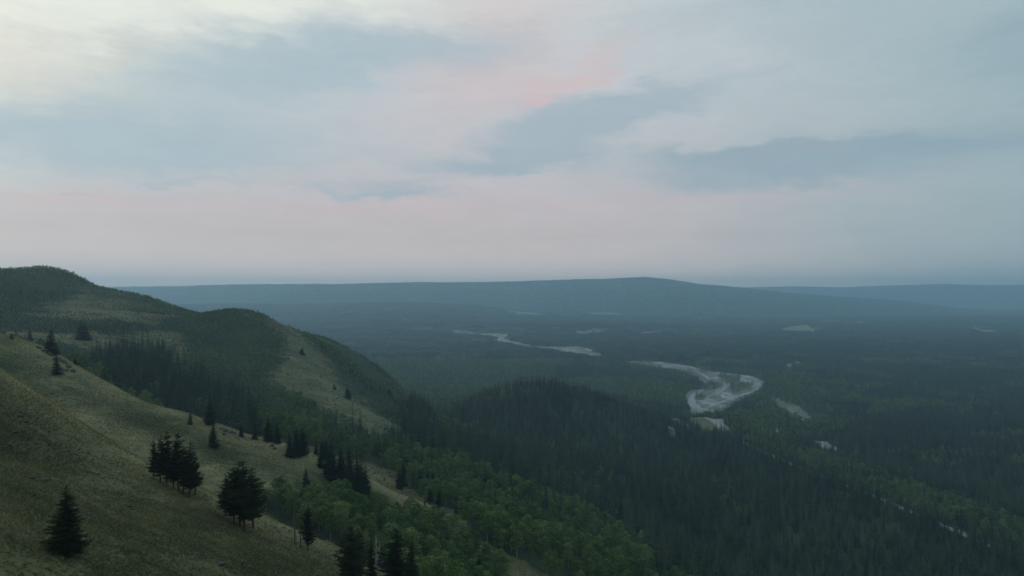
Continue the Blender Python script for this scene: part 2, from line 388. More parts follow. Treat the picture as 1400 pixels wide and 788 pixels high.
def mat_leaf(name, stops, wscale, trans=0.25):
    m, t, o = material(name)
    oi = t.new('ShaderNodeObjectInfo')
    v = t.m('ADD', t.m('MULTIPLY', oi.outputs['Random'], 0.55), t.m('MULTIPLY', t.noise(oi.outputs['Location'], wscale, 3.0, 0.6), 0.6))
    g = t.new('ShaderNodeNewGeometry')
    v = t.m('ADD', v, t.m('MULTIPLY', t.m('SUBTRACT', g.outputs['Random Per Island'], 0.5), 0.35))
    c = t.ramp(v, stops)
    d = t.new('ShaderNodeBsdfDiffuse'); t.put(d.inputs[0], c)
    tr = t.new('ShaderNodeBsdfTranslucent'); t.put(tr.inputs[0], c)
    mx = t.new('ShaderNodeMixShader'); mx.inputs[0].default_value = trans
    t.l.new(d.outputs[0], mx.inputs[1]); t.l.new(tr.outputs[0], mx.inputs[2]); t.l.new(mx.outputs[0], o.inputs[0])
    return m
def mat_plain(name, stops, scale, rough=0.9, bump=0.0, detail=5.0, coords='Object', dist=0.1):
    m, t, o = material(name)
    if coords == 'Position': vec = t.new('ShaderNodeNewGeometry').outputs['Position']
    else: vec = t.new('ShaderNodeTexCoord').outputs['Object']
    n = t.noise(vec, scale, detail, 0.65)
    b = t.new('ShaderNodeBsdfPrincipled'); t.put(b.inputs['Base Color'], t.ramp(n, stops))
    b.inputs['Roughness'].default_value = rough; b.inputs['Specular IOR Level'].default_value = 0.2
    if bump:
        bm = t.new('ShaderNodeBump'); bm.inputs['Strength'].default_value = bump; bm.inputs['Distance'].default_value = dist
        t.put(bm.inputs['Height'], n); t.l.new(bm.outputs[0], b.inputs['Normal'])
    t.l.new(b.outputs[0], o.inputs[0]); return m
def mat_tuft():
    m, t, o = material('grass_tuft')
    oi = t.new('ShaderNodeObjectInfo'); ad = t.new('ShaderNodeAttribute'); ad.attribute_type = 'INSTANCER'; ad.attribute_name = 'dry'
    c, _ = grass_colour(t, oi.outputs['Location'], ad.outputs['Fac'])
    c = t.mix(1.0, c, t.ramp(oi.outputs['Random'], [(0, (1.05, 1.08, 1.05, 1)), (1, (1.6, 1.5, 1.38, 1))]), 'MULTIPLY')
    d = t.new('ShaderNodeBsdfDiffuse'); t.put(d.inputs[0], c)
    tr = t.new('ShaderNodeBsdfTranslucent'); t.put(tr.inputs[0], c)
    mx = t.new('ShaderNodeMixShader'); mx.inputs[0].default_value = 0.45
    t.l.new(d.outputs[0], mx.inputs[1]); t.l.new(tr.outputs[0], mx.inputs[2]); t.l.new(mx.outputs[0], o.inputs[0])
    return m
def mat_river():
    m, t, o = material('river_gravel')
    pos = t.new('ShaderNodeNewGeometry').outputs['Position']
    mp = t.new('ShaderNodeMapping'); t.put(mp.inputs[0], pos); mp.inputs['Rotation'].default_value = (0, 0, radians(-22)); mp.inputs['Scale'].default_value = (1.0, 0.33, 1)
    n = t.noise(mp.outputs[0], 0.034, 7.0, 0.72); f = t.noise(pos, 0.25, 4.0, 0.7)
    c = t.ramp(t.m('ADD', t.m('MULTIPLY', n, 0.8), t.m('MULTIPLY', f, 0.2)), [(0.38, (0.05, 0.056, 0.04, 1)), (0.46, (0.16, 0.165, 0.155, 1)), (0.54, (0.28, 0.285, 0.28, 1)), (0.62, (0.39, 0.395, 0.39, 1))])
    gm = t.smooth(t.noise(mp.outputs[0], 0.016, 6.0, 0.7), 0.45, 0.53)
    c = t.mix(t.m('MULTIPLY', gm, 0.8), c, (0.085, 0.095, 0.05, 1))
    b = t.new('ShaderNodeBsdfPrincipled'); t.put(b.inputs['Base Color'], c); b.inputs['Roughness'].default_value = 0.85
    t.l.new(b.outputs[0], o.inputs[0]); return m
def mat_water():
    m, t, o = material('river_water')
    b = t.new('ShaderNodeBsdfPrincipled'); b.inputs['Base Color'].default_value = (0.07, 0.09, 0.095, 1)
    b.inputs['Roughness'].default_value = 0.22; b.inputs['IOR'].default_value = 1.33
    pos = t.new('ShaderNodeNewGeometry').outputs['Position']
    bm = t.new('ShaderNodeBump'); bm.inputs['Strength'].default_value = 0.12; bm.inputs['Distance'].default_value = 0.15
    t.put(bm.inputs['Height'], t.noise(pos, 0.6, 4.0, 0.6)); t.l.new(bm.outputs[0], b.inputs['Normal'])
    t.l.new(b.outputs[0], o.inputs[0]); return m

M = {}
M['ground'] = mat_ground()
M['needle'] = mat_leaf('dark_needles', [(0.1, (0.012, 0.018, 0.011, 1)), (0.6, (0.022, 0.032, 0.018, 1)), (1.0, (0.040, 0.050, 0.026, 1))], 0.02, 0.12)
M['spruce'] = mat_leaf('spruce_needles', [(0.2, (0.013, 0.024, 0.018, 1)), (0.5, (0.030, 0.050, 0.034, 1)), (0.72, (0.060, 0.086, 0.050, 1)), (1.0, (0.105, 0.128, 0.072, 1))], 0.012, 0.10)
M['aspen'] = mat_leaf('aspen_leaves', [(0.15, (0.048, 0.084, 0.032, 1)), (0.5, (0.095, 0.150, 0.052, 1)), (0.8, (0.160, 0.212, 0.078, 1)), (1.0, (0.21, 0.245, 0.10, 1))], 0.02, 0.25)
M['shrub'] = mat_leaf('shrub_leaves', [(0.1, (0.025, 0.036, 0.020, 1)), (0.55, (0.045, 0.058, 0.028, 1)), (1.0, (0.085, 0.085, 0.050, 1))], 0.03, 0.2)
M['bark'] = mat_plain('bark', [(0.3, (0.030, 0.024, 0.019, 1)), (0.7, (0.085, 0.068, 0.055, 1))], 6.0, 0.95, 0.6)
M['pale_bark'] = mat_plain('pale_bark', [(0.3, (0.12, 0.115, 0.10, 1)), (0.7, (0.34, 0.33, 0.29, 1))], 4.0, 0.9, 0.3)
M['dead'] = mat_plain('dead_wood', [(0.3, (0.05, 0.047, 0.044, 1)), (0.7, (0.15, 0.14, 0.13, 1))], 5.0, 0.95, 0.4)
M['silver'] = mat_plain('silver_wood', [(0.3, (0.20, 0.19, 0.18, 1)), (0.7, (0.42, 0.40, 0.38, 1))], 5.0, 0.95, 0.4)
M['stone'] = mat_plain('lichen_stone', [(0.3, (0.03, 0.03, 0.026, 1)), (0.5, (0.065, 0.064, 0.058, 1)), (0.75, (0.13, 0.126, 0.115, 1))], 2.2, 0.95, 0.7)
M['tuft'] = mat_tuft()
M['river'] = mat_river(); M['water'] = mat_water()
M['road'] = mat_plain('gravel_road', [(0.3, (0.20, 0.20, 0.19, 1)), (0.7, (0.33, 0.325, 0.31, 1))], 0.3, 0.9, 0.0, 4.0, 'Position')
M['field'] = mat_plain('hay_field', [(0.3, (0.075, 0.095, 0.05, 1)), (0.5, (0.14, 0.155, 0.085, 1)), (0.7, (0.22, 0.22, 0.13, 1))], 0.012, 0.95, 0.0, 4.0, 'Position')
M['soil'] = mat_plain('eroded_soil', [(0.38, (0.03, 0.04, 0.028, 1)), (0.5, (0.14, 0.14, 0.12, 1)), (0.66, (0.30, 0.295, 0.27, 1))], 0.035, 0.95, 0.5, 6.0, 'Position', 3.0)
M['meadow'] = mat_plain('bank_grass', [(0.3, (0.07, 0.08, 0.035, 1)), (0.7, (0.13, 0.125, 0.06, 1))], 0.06, 0.95, 0.0, 5.0, 'Position')
M['metal'] = mat_plain('galvanised', [(0.3, (0.5, 0.5, 0.5, 1)), (0.7, (0.62, 0.62, 0.61, 1))], 3.0, 0.5)

# ------------------------------------------------------------------ mesh helpers
class MB:
    def __init__(self): self.v = []; self.f = []
    def quad(self, a, b, c, d):
        n = len(self.v); self.v += [a, b, c, d]; self.f.append((n, n + 1, n + 2, n + 3))
    def tri(self, a, b, c):
        n = len(self.v); self.v += [a, b, c]; self.f.append((n, n + 1, n + 2))
    def tube(self, pts, rads, sides=6):
        n0 = len(self.v)
        for i, (p, r) in enumerate(zip(pts, rads)):
            q = pts[min(i + 1, len(pts) - 1)] - pts[max(i - 1, 0)]
            q = q.normalized() if q.length > 1e-6 else Vector((0, 0, 1))
            a = q.orthogonal().normalized(); b = q.cross(a)
            for k in range(sides):
                t = 2 * pi * k / sides; self.v.append(p + (a * cos(t) + b * sin(t)) * r)
        for i in range(len(pts) - 1):
            for k in range(sides):
                a = n0 + i * sides + k; b = n0 + i * sides + (k + 1) % sides
                self.f.append((a, b, b + sides, a + sides))
        self.f.append(tuple(n0 + (len(pts) - 1) * sides + k for k in range(sides)))
    def mesh(self, name, mat, smooth=False):
        me = bpy.data.meshes.new(name)
        me.from_pydata([tuple(v) for v in self.v], [], self.f); me.update()
        me.materials.append(mat)
        if smooth: me.polygons.foreach_set('use_smooth', [True] * len(me.polygons))
        return me
def link(name, me, parent=None):
    o = bpy.data.objects.new(name, me); COL.objects.link(o)
    if parent is not None: o.parent = parent
    return o
def tag(o, label=None, cat=None, group=None, kind=None):
    if label: o['label'] = label
    if cat: o['category'] = cat
    if group: o['group'] = group
    if kind: o['kind'] = kind
    return o
V = Vector
def trunk_mesh(rng, h, r, name, mat, lean=0.02, limbs=()):
    b = MB(); n = 7; pts = []; rr = []
    for i in range(n):
        t = i / (n - 1)
        pts.append(V((rng.uniform(-1, 1) * lean * h * t, rng.uniform(-1, 1) * lean * h * t, -0.6 + (h + 0.6) * t)))
        rr.append(r * (1.25 if i == 0 else 1.0) * (1 - 0.93 * t) + 0.008)
    b.tube(pts, rr, 7)
    for z, a, L, up in limbs:
        p = V((0, 0, z)); d = V((cos(a), sin(a), up)).normalized()
        b.tube([p, p + d * L * 0.55, p + d * L + V((0, 0, 0.12 * L))], [r * 0.34, r * 0.2, r * 0.06], 5)
    return b.mesh(name, mat, True)
def conifer_crown(rng, h, R, bare, whorls, per, segs, mat, power=0.85, ragged=0.3, droop=0.25, flat_top=0.0, name='crown'):
    """whorls of drooping boughs, each a spine hung with needle sprays"""
    b = MB(); zb = bare * h; ph = (rng.uniform(0, 6), rng.uniform(0, 6))
    for i in range(whorls):
        t = (i + rng.uniform(-0.5, 0.5)) / whorls; t = min(max(t, 0.0), 0.99)
        z = zb + (h - zb) * t * 0.985
        prof = (1 - t) ** power
        prof = max(prof, flat_top * (1 - t ** 6))
        if bare > 0.06: prof *= 0.62 + 0.38 * min(1, t / 0.18)
        k = max(3, int(per * (0.55 + 0.45 * (1 - t)) + 0.5)); a0 = rng.uniform(0, 6.28)
        for j in range(k):
            a = a0 + 6.283 * j / k + rng.uniform(-0.35, 0.35)
            lob = 1 + ragged * 0.7 * math.sin(a * 2 + ph[0] + t * 7) * math.sin(t * 11 + ph[1] + a)
            L = R * prof * lob * rng.uniform(1 - ragged, 1 + ragged * 0.6) + 0.02 * h * (1 - 0.5 * t)
            dr = droop * rng.uniform(0.5, 1.4) * (1 - 1.1 * t) + rng.uniform(-0.2, 0.2)
            dh = V((cos(a), sin(a), 0)); sd_ = V((-sin(a), cos(a), 0))
            p0 = V((0, 0, z + rng.uniform(-0.022, 0.022) * h))
            def at(s): return p0 + dh * (L * s) + V((0, 0, -dr * L * s * (1.35 - 0.6 * s) + 0.10 * L * s * s))
            for q in range(segs):
                s0 = (q + 0.15 + rng.uniform(-.1, .1)) / segs; s1 = min(1.0, s0 + 1.25 / segs)
                A, B = at(s0), at(s1)
                wdt = L * (0.34 if segs > 2 else 0.42) * (1.0 - 0.72 * s0) * rng.uniform(0.75, 1.25)
                for sg in (-1, 1):
                    tip = A * 0.35 + B * 0.65 + sd_ * (sg * wdt) + dh * (wdt * 0.35) + V((0, 0, -0.25 * wdt + rng.uniform(-0.14, 0.14) * wdt))
                    b.tri(A, B, tip)
                    if segs > 3:
                        tip2 = A + sd_ * (sg * wdt * 0.8) + V((0, 0, rng.uniform(-0.65, 0.1) * wdt)) + dh * (wdt * 0.1)
                        b.tri(A * 0.9 + B * 0.1, A * 0.35 + B * 0.65, tip2)
                hang = wdt * rng.uniform(0.45, 0.8)
                b.tri(A, B, A * 0.4 + B * 0.6 + V((0, 0, -hang)) + sd_ * rng.uniform(-0.3, 0.3) * wdt)
    top = V((0, 0, h)); rr = 0.012 * h
    for k in range(5):
        a = 1.2566 * k; b.tri(top, V((cos(a) * rr, sin(a) * rr, h * 0.95)), V((cos(a + 1.3) * rr, sin(a + 1.3) * rr, h * 0.94)))
    return b.mesh(name, mat)
def leaf_crown(rng, h, R, zb, lobes, n, size, mat, name='crown'):
    """rounded broadleaf crown: many leaf sprays spread over uneven lobes"""
    b = MB(); L = []
    cz = (zb + h) / 2; rz = (h - zb) / 2
    for i in range(lobes):
        a = 6.283 * i / lobes * 2.4 + rng.uniform(-.5, .5); t = (i + 0.5) / lobes
        zz = zb + (h - zb) * (0.18 + 0.68 * t); rad = R * (0.62 * math.sqrt(max(0.05, 1 - ((zz - cz) / rz) ** 2))) * rng.uniform(0.5, 1.05)
        L.append((V((cos(a) * rad, sin(a) * rad, zz)), R * rng.uniform(0.38, 0.62)))
    L.append((V((0, 0, h - R * 0.45)), R * 0.45))
    for i in range(n):
        c, r = L[rng.randrange(len(L))]
        d = V((rng.gauss(0, 1), rng.gauss(0, 1), rng.gauss(0.25, 1))).normalized()
        p = c + V((d.x, d.y, d.z * 0.85)) * (r * rng.uniform(0.55, 1.05))
        nrm = (d * 0.7 + V((rng.gauss(0, 1), rng.gauss(0, 1), rng.gauss(0.4, 1))) * 0.5).normalized()
        u = nrm.orthogonal().normalized(); v = nrm.cross(u); th = rng.uniform(0, 6.28)
        u, v = u * cos(th) + v * sin(th), v * cos(th) - u * sin(th)
        s = size * rng.uniform(0.6, 1.3)
        b.quad(p - u * s * 0.5, p + v * s * 0.42, p + u * s * 0.5, p - v * s * 0.42)
    return b.mesh(name, mat)
def set_vis(o): return o

# ------------------------------------------------------------------ where things grow
def project(x, y, z): return PX0 + F * x / y, PY0 + F * (HC - z) / y
POLY = dict(
    g1=[(340, 682), (395, 672), (470, 690), (560, 712), (610, 726), (650, 744), (700, 800), (640, 850), (560, 800), (480, 758), (420, 735), (380, 720)],
    g2=[(630, 722), (650, 706), (740, 718), (830, 752), (920, 800), (1000, 860), (1000, 1000), (800, 1000), (762, 800), (715, 768), (650, 752)],
    g3=[(545, 640), (600, 632), (690, 655), (770, 690), (860, 735), (900, 800), (700, 800), (640, 705), (585, 690), (560, 670)],
    bcap=[(-400, 330), (118, 330), (118, 392), (88, 416), (50, 428), (0, 425), (-400, 450)],
    bcrest=[(118, 380), (180, 384), (235, 404), (262, 416), (262, 428), (225, 424), (170, 409), (122, 402)],
    bgreen=[(238, 428), (262, 416), (330, 410), (368, 436), (380, 470), (374, 512), (420, 556), (470, 586), (530, 606), (570, 650), (440, 612), (330, 590), (262, 520), (248, 470)],
    bgully=[(50, 476), (80, 466), (110, 470), (170, 487), (240, 512), (262, 525), (340, 560), (350, 600), (60, 620)],
    bfir=[(120, 492), (168, 474), (215, 482), (262, 512), (330, 545), (352, 575), (345, 610), (280, 610), (170, 545)],
    bright=[(402, 440), (480, 462), (650, 500), (660, 660), (560, 612), (546, 592), (500, 548), (455, 508), (446, 488)],
    bdark=[(545, 560), (660, 540), (680, 660), (590, 650), (556, 620)],
    meadow=[(640, 738), (690, 752), (768, 800), (780, 900), (600, 900), (640, 790)],
)
GRAVEL = {
    'upper': [(617, 454.6), (640, 455), (668, 456.6), (699, 458.6), (695, 463), (712, 469), (735, 472.5), (760, 474), (790, 474.5), (812, 478.5), (829, 486), (824, 491), (800, 489), (780, 488), (758, 482), (735, 479.5), (712, 476.5), (695, 472.5), (672, 469), (676, 463), (655, 459.5), (617, 458)],
    'bend': [(858, 493.5), (885, 493.5), (915, 496.5), (945, 500.5), (965, 507), (990, 509.5), (1010, 512), (1030, 515), (1045, 521), (1046, 527), (1038, 534), (1020, 543), (1002, 552), (990, 563), (962, 571), (946, 566), (939, 552), (937, 541), (944, 533), (962, 531), (964, 526), (955, 519), (942, 512), (918, 506.5), (888, 502), (860, 499)],
    'side': [(1050, 541), (1062, 543), (1075, 549), (1090, 554), (1100, 562), (1111, 573), (1103, 579), (1094, 571), (1084, 568), (1074, 558), (1062, 553)],
    'pool': [(1048, 592), (1068, 592), (1076, 604), (1060, 606)],
    'lower': [(1098, 601), (1130, 603), (1146, 612), (1140, 626), (1116, 620)],
    'speck': [(1073, 503), (1078, 499), (1085, 501), (1080, 507)],
    'spot': [(1087, 495), (1094, 496), (1095, 501), (1089, 501)],
}
FIELDS = {
    'a': [(1060, 452.5), (1076, 447), (1104, 444), (1116, 450), (1133, 452), (1110, 456), (1080, 455.5)],
    'b': [(1322, 450.5), (1344, 446), (1370, 454.5), (1350, 458.5)],
    'c': [(1165, 441.5), (1185, 439.5), (1184, 444.5), (1170, 445)],
    'd': [(676, 421.5), (696, 422.5), (722, 427), (748, 432), (722, 432.5), (694, 427.5)],
    'e': [(742, 428.5), (800, 429), (830, 427.5), (880, 430.5), (840, 432), (770, 431.5)],
    'f': [(933, 438.5), (950, 435.5), (984, 434.5), (970, 437.5), (955, 439.5)],
    'g': [(995, 431), (1038, 430.5), (1040, 432.5), (1000, 433)],
    'h': [(1112, 439), (1165, 437.5), (1160, 440.5), (1120, 441.5)],
}
SCARS = {'bluff_a': [(778, 459), (790, 452), (800, 453), (812, 449), (833, 450), (830, 456), (806, 459)],
         'bluff_b': [(866, 458), (880, 454), (916, 452), (905, 457), (880, 461)]}
def unflat(poly, z=0.0): return [WZ(px, py, z)[:2] for px, py in poly]
def dense(poly, step, amp, seed, closed=True):
    out = []; n = len(poly); rng = random.Random(seed)
    for i in range(n if closed else n - 1):
        a, b = V(poly[i]), V(poly[(i + 1) % n]); L = (b - a).length; k = max(1, int(L / step))
        nrm = V((-(b - a).y, (b - a).x)) / max(L, 1e-6)
        for j in range(k):
            w = math.sin(pi * j / k) ** 0.5 if j else 0.0
            out.append(a + (b - a) * (j / k) + nrm * rng.uniform(-amp, amp) * w)
    return out
GW = {k: unflat(v) for k, v in GRAVEL.items()}
FW = {}
for k, poly in FIELDS.items():
    FW[k] = [hit(px, py)[:2] if hit(px, py) else WZ(px, py, 10)[:2] for px, py in poly]
ISL = [unflat(p) for p in ([(980, 511.5), (1000, 512.5), (1014, 516), (1010, 521), (995, 521), (985, 517)], [(958, 526), (974, 521), (988, 528), (976, 533), (962, 533)], [(996, 529), (1012, 524), (1030, 524), (1026, 531), (1004, 537)], [(950, 541), (968, 540), (962, 546), (952, 547)])]
BANK = [WZ(px, py, 14)[:2] for px, py in [(940, 568), (962, 570), (985, 583), (990, 592), (968, 590), (945, 584)]]
PULL = [WZ(px, py, 15)[:2] for px, py in [(970, 573.5), (988, 573), (990, 579), (999, 587), (1001, 597), (990, 592), (978, 582)]]
CUTS = [[(900, 570), (925, 573), (945, 583), (940, 586), (918, 579)], [(912, 582), (922, 586), (926, 602), (918, 600)]]

def zones(x, y):
    z = H(x, y); px, py = project(x, y, z); D = y
    n1 = fbm(x, y, 170.0, 3, 51); n2 = fbm(x, y, 55.0, 3, 61); n3 = fbm(x, y, 600.0, 3, 71)
    con = np.zeros(x.shape); asp = np.zeros(x.shape); shr = np.zeros(x.shape)
    wv = np.where(D > 345, 1.0, 0.35)
    pw, qw = px + wv * (18 * fbm(x, y, 45.0, 3, 81) + 10 * n2 + 20 * (hash2(np.floor(x * 7), np.floor(y * 7), 3) - .5)), py + wv * (10 * fbm(x, y, 60.0, 3, 83) + 12 * (hash2(np.floor(x * 7), np.floor(y * 7), 4) - .5))
    IN = {k: inpoly(pw, qw, v) for k, v in POLY.items()}
    # valley forest
    val = (D > 1150) | ((D > 470) & (px > 585 + 0.0 * D)) | ((D > 345) & (px > 870)) | ((px > 985) & (D > 250))
    con[val] = 0.028
    mixp = sstep(n1 + 0.7 * n2 + 0.5 * n3, 0.10, 0.36) * 0.85
    a_loc = np.where((D > 1100) & (px < 720), 0.5 + 0.5 * (n1 > -0.05), mixp)
    a_loc = np.where((D > 450) & (D < 1100) & (px > 640) & (px < 960), mixp * 0.35, a_loc)
    sad = ((D > 600) & (D < 900) & (px > 560) & (px < 660) & (py < 600)) | ((D > 1080) & (D < 2300) & (px < 760)); a_loc = np.where(sad, 0.55 + 0.4 * (n2 > 0), a_loc)
    asp[val] = (0.032 * a_loc)[val]; con[val] *= (1 - 0.9 * a_loc)[val]
    gap = val & (D > 1100) & (fbm(x, y, 260.0, 3, 111) + 0.5 * n2 > 0.62); con[gap] = 0.002; asp[gap] = 0.003
    thin = val & (n3 > 0.28) & (D > 2000); con[thin] *= 0.6
    # hill beyond the spurs
    hb = ~val & (D > 345) & (px < 700)
    shr[hb] = 0.02 + 0.13 * sstep(n1 + n2, -0.2, 0.35)[hb]
    gp = hb & (n1 + 0.5 * n2 > 0.42) & (px < 250); asp[gp] = 0.06
    s = hb & IN['bcap'] & (D > 560); asp[s] = 0.10; con[s] = 0.0025 * (n1[s] > 0.0)
    s = hb & IN['bcrest'] & (D > 700); asp[s] = 0.07; shr[s] = 0.02
    s = hb & IN['bgreen'] & (D > 380); asp[s] = 0.15
    s = hb & IN['bgully'] & (D > 350); asp[s] = 0.03
    s = hb & IN['bfir'] & (D > 370); con[s] = 0.045; asp[s] = 0.005
    s = hb & IN['bright'] & (D > 560); asp[s] = 0.02 + 0.10 * (n1[s] + .8 * n2[s] > -0.2); con[s] = 0.007 * (n2[s] > 0.1)
    s = hb & IN['bdark']; con[s] = 0.04; asp[s] = 0.006
    s = hb & (px > 440) & (px < 640) & (D < 560) & (D > 395) & (py > 596); asp[s] = 0.035; con[s] = 0.012
    s = hb & (D > 900) & (px < 300); asp[s] = 0.03
    # near groves
    s = IN['g1'] & (D > 165) & (D < 262) & (z < 170); asp[s] = 0.055; con[s] = 0
    s = IN['g2'] & (D > 262) & (D < 350); asp[s] = 0.046; con[s] = 0
    s = IN['g3'] & (D >= 318) & (D < 500) & (px > 545); asp[s] = 0.042; con[s] = np.where(n2[s] > 0.25, 0.012, 0.0)
    s = (D > 350) & (D < 470) & (px >= 700) & (px < 900) & ~IN['g3']; con[s] = 0.03; asp[s] = 0.01
    # road side growth
    d, _ = dist_poly(x, y, ROAD)
    side = (d < 75) & (x > np.interp(y, [p[1] for p in ROAD[::-1]], [p[0] for p in ROAD[::-1]]))
    asp[side] = (0.012 + 0.032 * (n2 + .4 * n1 > -0.12))[side]; con[side] = (0.006 + 0.016 * (n2 < 0))[side]
    scr = (d < 26) & ~side & (x < 700) & (y > 500); op = ((px > 1203) & (px < 1240)) | ((px > 1278) & (px < 1320)) | ((px > 1040) & (px < 1066))
    con[scr] = np.where(op[scr], 0.022, 0.10)
    cut = (d < 4.0)
    for k_, poly in list(GW.items()) + list(FW.items()) + [('bank', BANK), ('pull', PULL)]:
        i_ = inpoly(x, y, poly)
        if k_ in ('bend', 'upper'):
            isl = i_ & (fbm(x, y * .6, 70.0, 4, 141) > 0.2); con[i_] = 0; asp[i_] = 0; shr[i_] = 0; shr[isl] = .07; con[isl] = .006 * (n2 > 0)[isl]; i_ &= ~isl
        if k_ in FW: i_ &= (fbm(x, y, 300.0, 3, 151) > -0.22)
        if k_ in ('side', 'lower', 'pool'): con[i_] *= 0.3; asp[i_] *= 0.3; i_ &= n2 < 0.05
        cut |= i_
    for p in list(SCARS.values()) + CUTS: cut |= inpoly(px, py, p)
    for poly in ISL:
        i_ = inpoly(x, y, poly); cut &= ~i_; con[i_] = 0.009 * (n2 > -.1)[i_]; asp[i_] = 0.004; shr[i_] = 0.05
    # the braid plain round the side channel is thinly wooded
    dr, _ = dist_poly(x, y, RIVER2); s = (dr < 60) & ~cut; con[s] *= 0.6; asp[s] *= 0.6; shr[s] = 0.02
    con[cut] = 0; asp[cut] = 0; shr[cut] = 0
    gr = ((D < 345) | hb) & (con + asp < 0.002)
    return con, asp, shr, gr, px, py, z

# ------------------------------------------------------------------ the ground sheet
ny, nx = MZ.shape
gm = bpy.data.meshes.new('ground')
idx = np.arange(nx * ny).reshape(ny, nx)
quads = np.stack([idx[:-1, :-1], idx[:-1, 1:], idx[1:, 1:], idx[1:, :-1]], -1).reshape(-1, 4)
gm.vertices.add(nx * ny); gm.vertices.foreach_set('co', np.stack([MX, MY, MZ], -1).astype(np.float32).ravel())
gm.loops.add(len(quads) * 4); gm.loops.foreach_set('vertex_index', quads.ravel().astype(np.int32))
gm.polygons.add(len(quads)); gm.polygons.foreach_set('loop_start', np.arange(0, len(quads) * 4, 4, dtype=np.int32))
gm.polygons.foreach_set('use_smooth', np.ones(len(quads), bool))
gm.update(calc_edges=True); gm.validate()
fa = np.zeros(nx * ny)
sel = (MY.ravel() > 150)
cz_, az_, _, _, _, _, _ = zones(MX.ravel()[sel], MY.ravel()[sel])
fa[sel] = np.clip((cz_ + az_) / 0.02, 0, 1)
att = gm.attributes.new('forest', 'FLOAT', 'POINT'); att.data.foreach_set('value', fa.astype(np.float32))
near_ = (MY > 40) & (MY < 1200) & (np.abs(MX) < 700)
def form(x, y):
    out = np.empty(x.shape)
    for i in range(0, len(x), 20000):
        d2 = (x[i:i + 20000, None] - CX[None, :, 0]) ** 2 + (y[i:i + 20000, None] - CX[None, :, 1]) ** 2
        out[i:i + 20000] = phi(d2) @ SOL[:nC] + SOL[nC] + (SOL[nC + 1] * x[i:i + 20000] + SOL[nC + 2] * y[i:i + 20000]) / 1000.0
    return out
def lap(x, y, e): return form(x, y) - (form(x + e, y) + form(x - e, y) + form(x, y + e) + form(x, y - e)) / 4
CREST_LIGHT = np.zeros(MZ.shape)
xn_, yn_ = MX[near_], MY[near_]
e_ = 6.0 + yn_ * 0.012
CREST_LIGHT[near_] = np.clip(lap(xn_, yn_, e_) / (0.075 * e_), -0.5, 1.0) * (1 - 0.6 * sstep(yn_, 340, 480)) - 0.22 * sstep(yn_, 340, 480)  # light caught by convex crests, from ground curvature, painted into the grass colour
att = gm.attributes.new('dry', 'FLOAT', 'POINT'); att.data.foreach_set('value', CREST_LIGHT.ravel().astype(np.float32))
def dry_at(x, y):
    i = np.clip(np.searchsorted(GX, x), 0, len(GX) - 1); j = np.clip(np.searchsorted(GY, y), 0, len(GY) - 1); return CREST_LIGHT[j, i]  # painted crest light for the tufts, read off the ground sheet
gm.materials.append(M['ground'])
ground = tag(link('ground', gm), 'grassy hillside falling to a forested valley and far ridges', 'terrain', kind='structure')
print('ground', nx, ny, len(quads), 'min', MZ.min(), 'max', MZ.max())

# ------------------------------------------------------------------ river, gravel bars, road, fields, eroded banks
import bmesh
def sheet(name, ring, zfun, mat, maxedge, label, cat, kind='structure', lift=0.0):
    bm = bmesh.new()
    f = bm.faces.new([bm.verts.new((p[0], p[1], 0)) for p in ring])
    bmesh.ops.triangulate(bm, faces=[f])
    for _ in range(7):
        es = [e for e in bm.edges if e.calc_length() > maxedge]
        if not es or len(bm.faces) > 40000: break
        bmesh.ops.subdivide_edges(bm, edges=es, cuts=1); bmesh.ops.triangulate(bm, faces=bm.faces[:])
    xs = np.array([v.co.x for v in bm.verts]); ys = np.array([v.co.y for v in bm.verts])
    zs = zfun(xs, ys) if zfun else np.zeros(len(xs))
    for v, z in zip(bm.verts, zs): v.co.z = z + lift
    bmesh.ops.recalc_face_normals(bm, faces=bm.faces[:])
    if sum(f.normal.z for f in bm.faces) < 0: bmesh.ops.reverse_faces(bm, faces=bm.faces[:])
    me = bpy.data.meshes.new(name); bm.to_mesh(me); bm.free(); me.materials.append(mat)
    return tag(link(name, me), label, cat, kind=kind)
RZ = -0.9
GL = {'upper': 'pale gravel river bed in the distant upper reach', 'bend': 'wide pale gravel river bed at the sharp bend', 'side': 'grey gravel strip of the dried up side channel',
      'pool': 'small pale gravel patch below the side channel', 'lower': 'pale gravel bar far down the side channel', 'speck': 'small pale clearing in the dark flats', 'spot': 'tiny pale clearing in the dark flats'}
for k, ring in GW.items():
    far = k in ('upper',)
    if k in ('speck', 'spot'):
        sheet('forest_clearing', dense(ring, 8, 3, 3), H, M['river'], 20, GL[k], 'clearing', lift=0.5)
    elif k in ('side', 'pool', 'lower'):
        sheet('gravel_bar', dense(ring, 7, 4, 5), H, M['river'], 14, GL[k], 'gravel bar', lift=0.45)
    else:
        sheet('river_bed', dense(ring, 9, 6, 7), lambda x, y: np.maximum(H(x, y), -1.6), M['river'], 30, GL[k], 'river bed', lift=0.7)
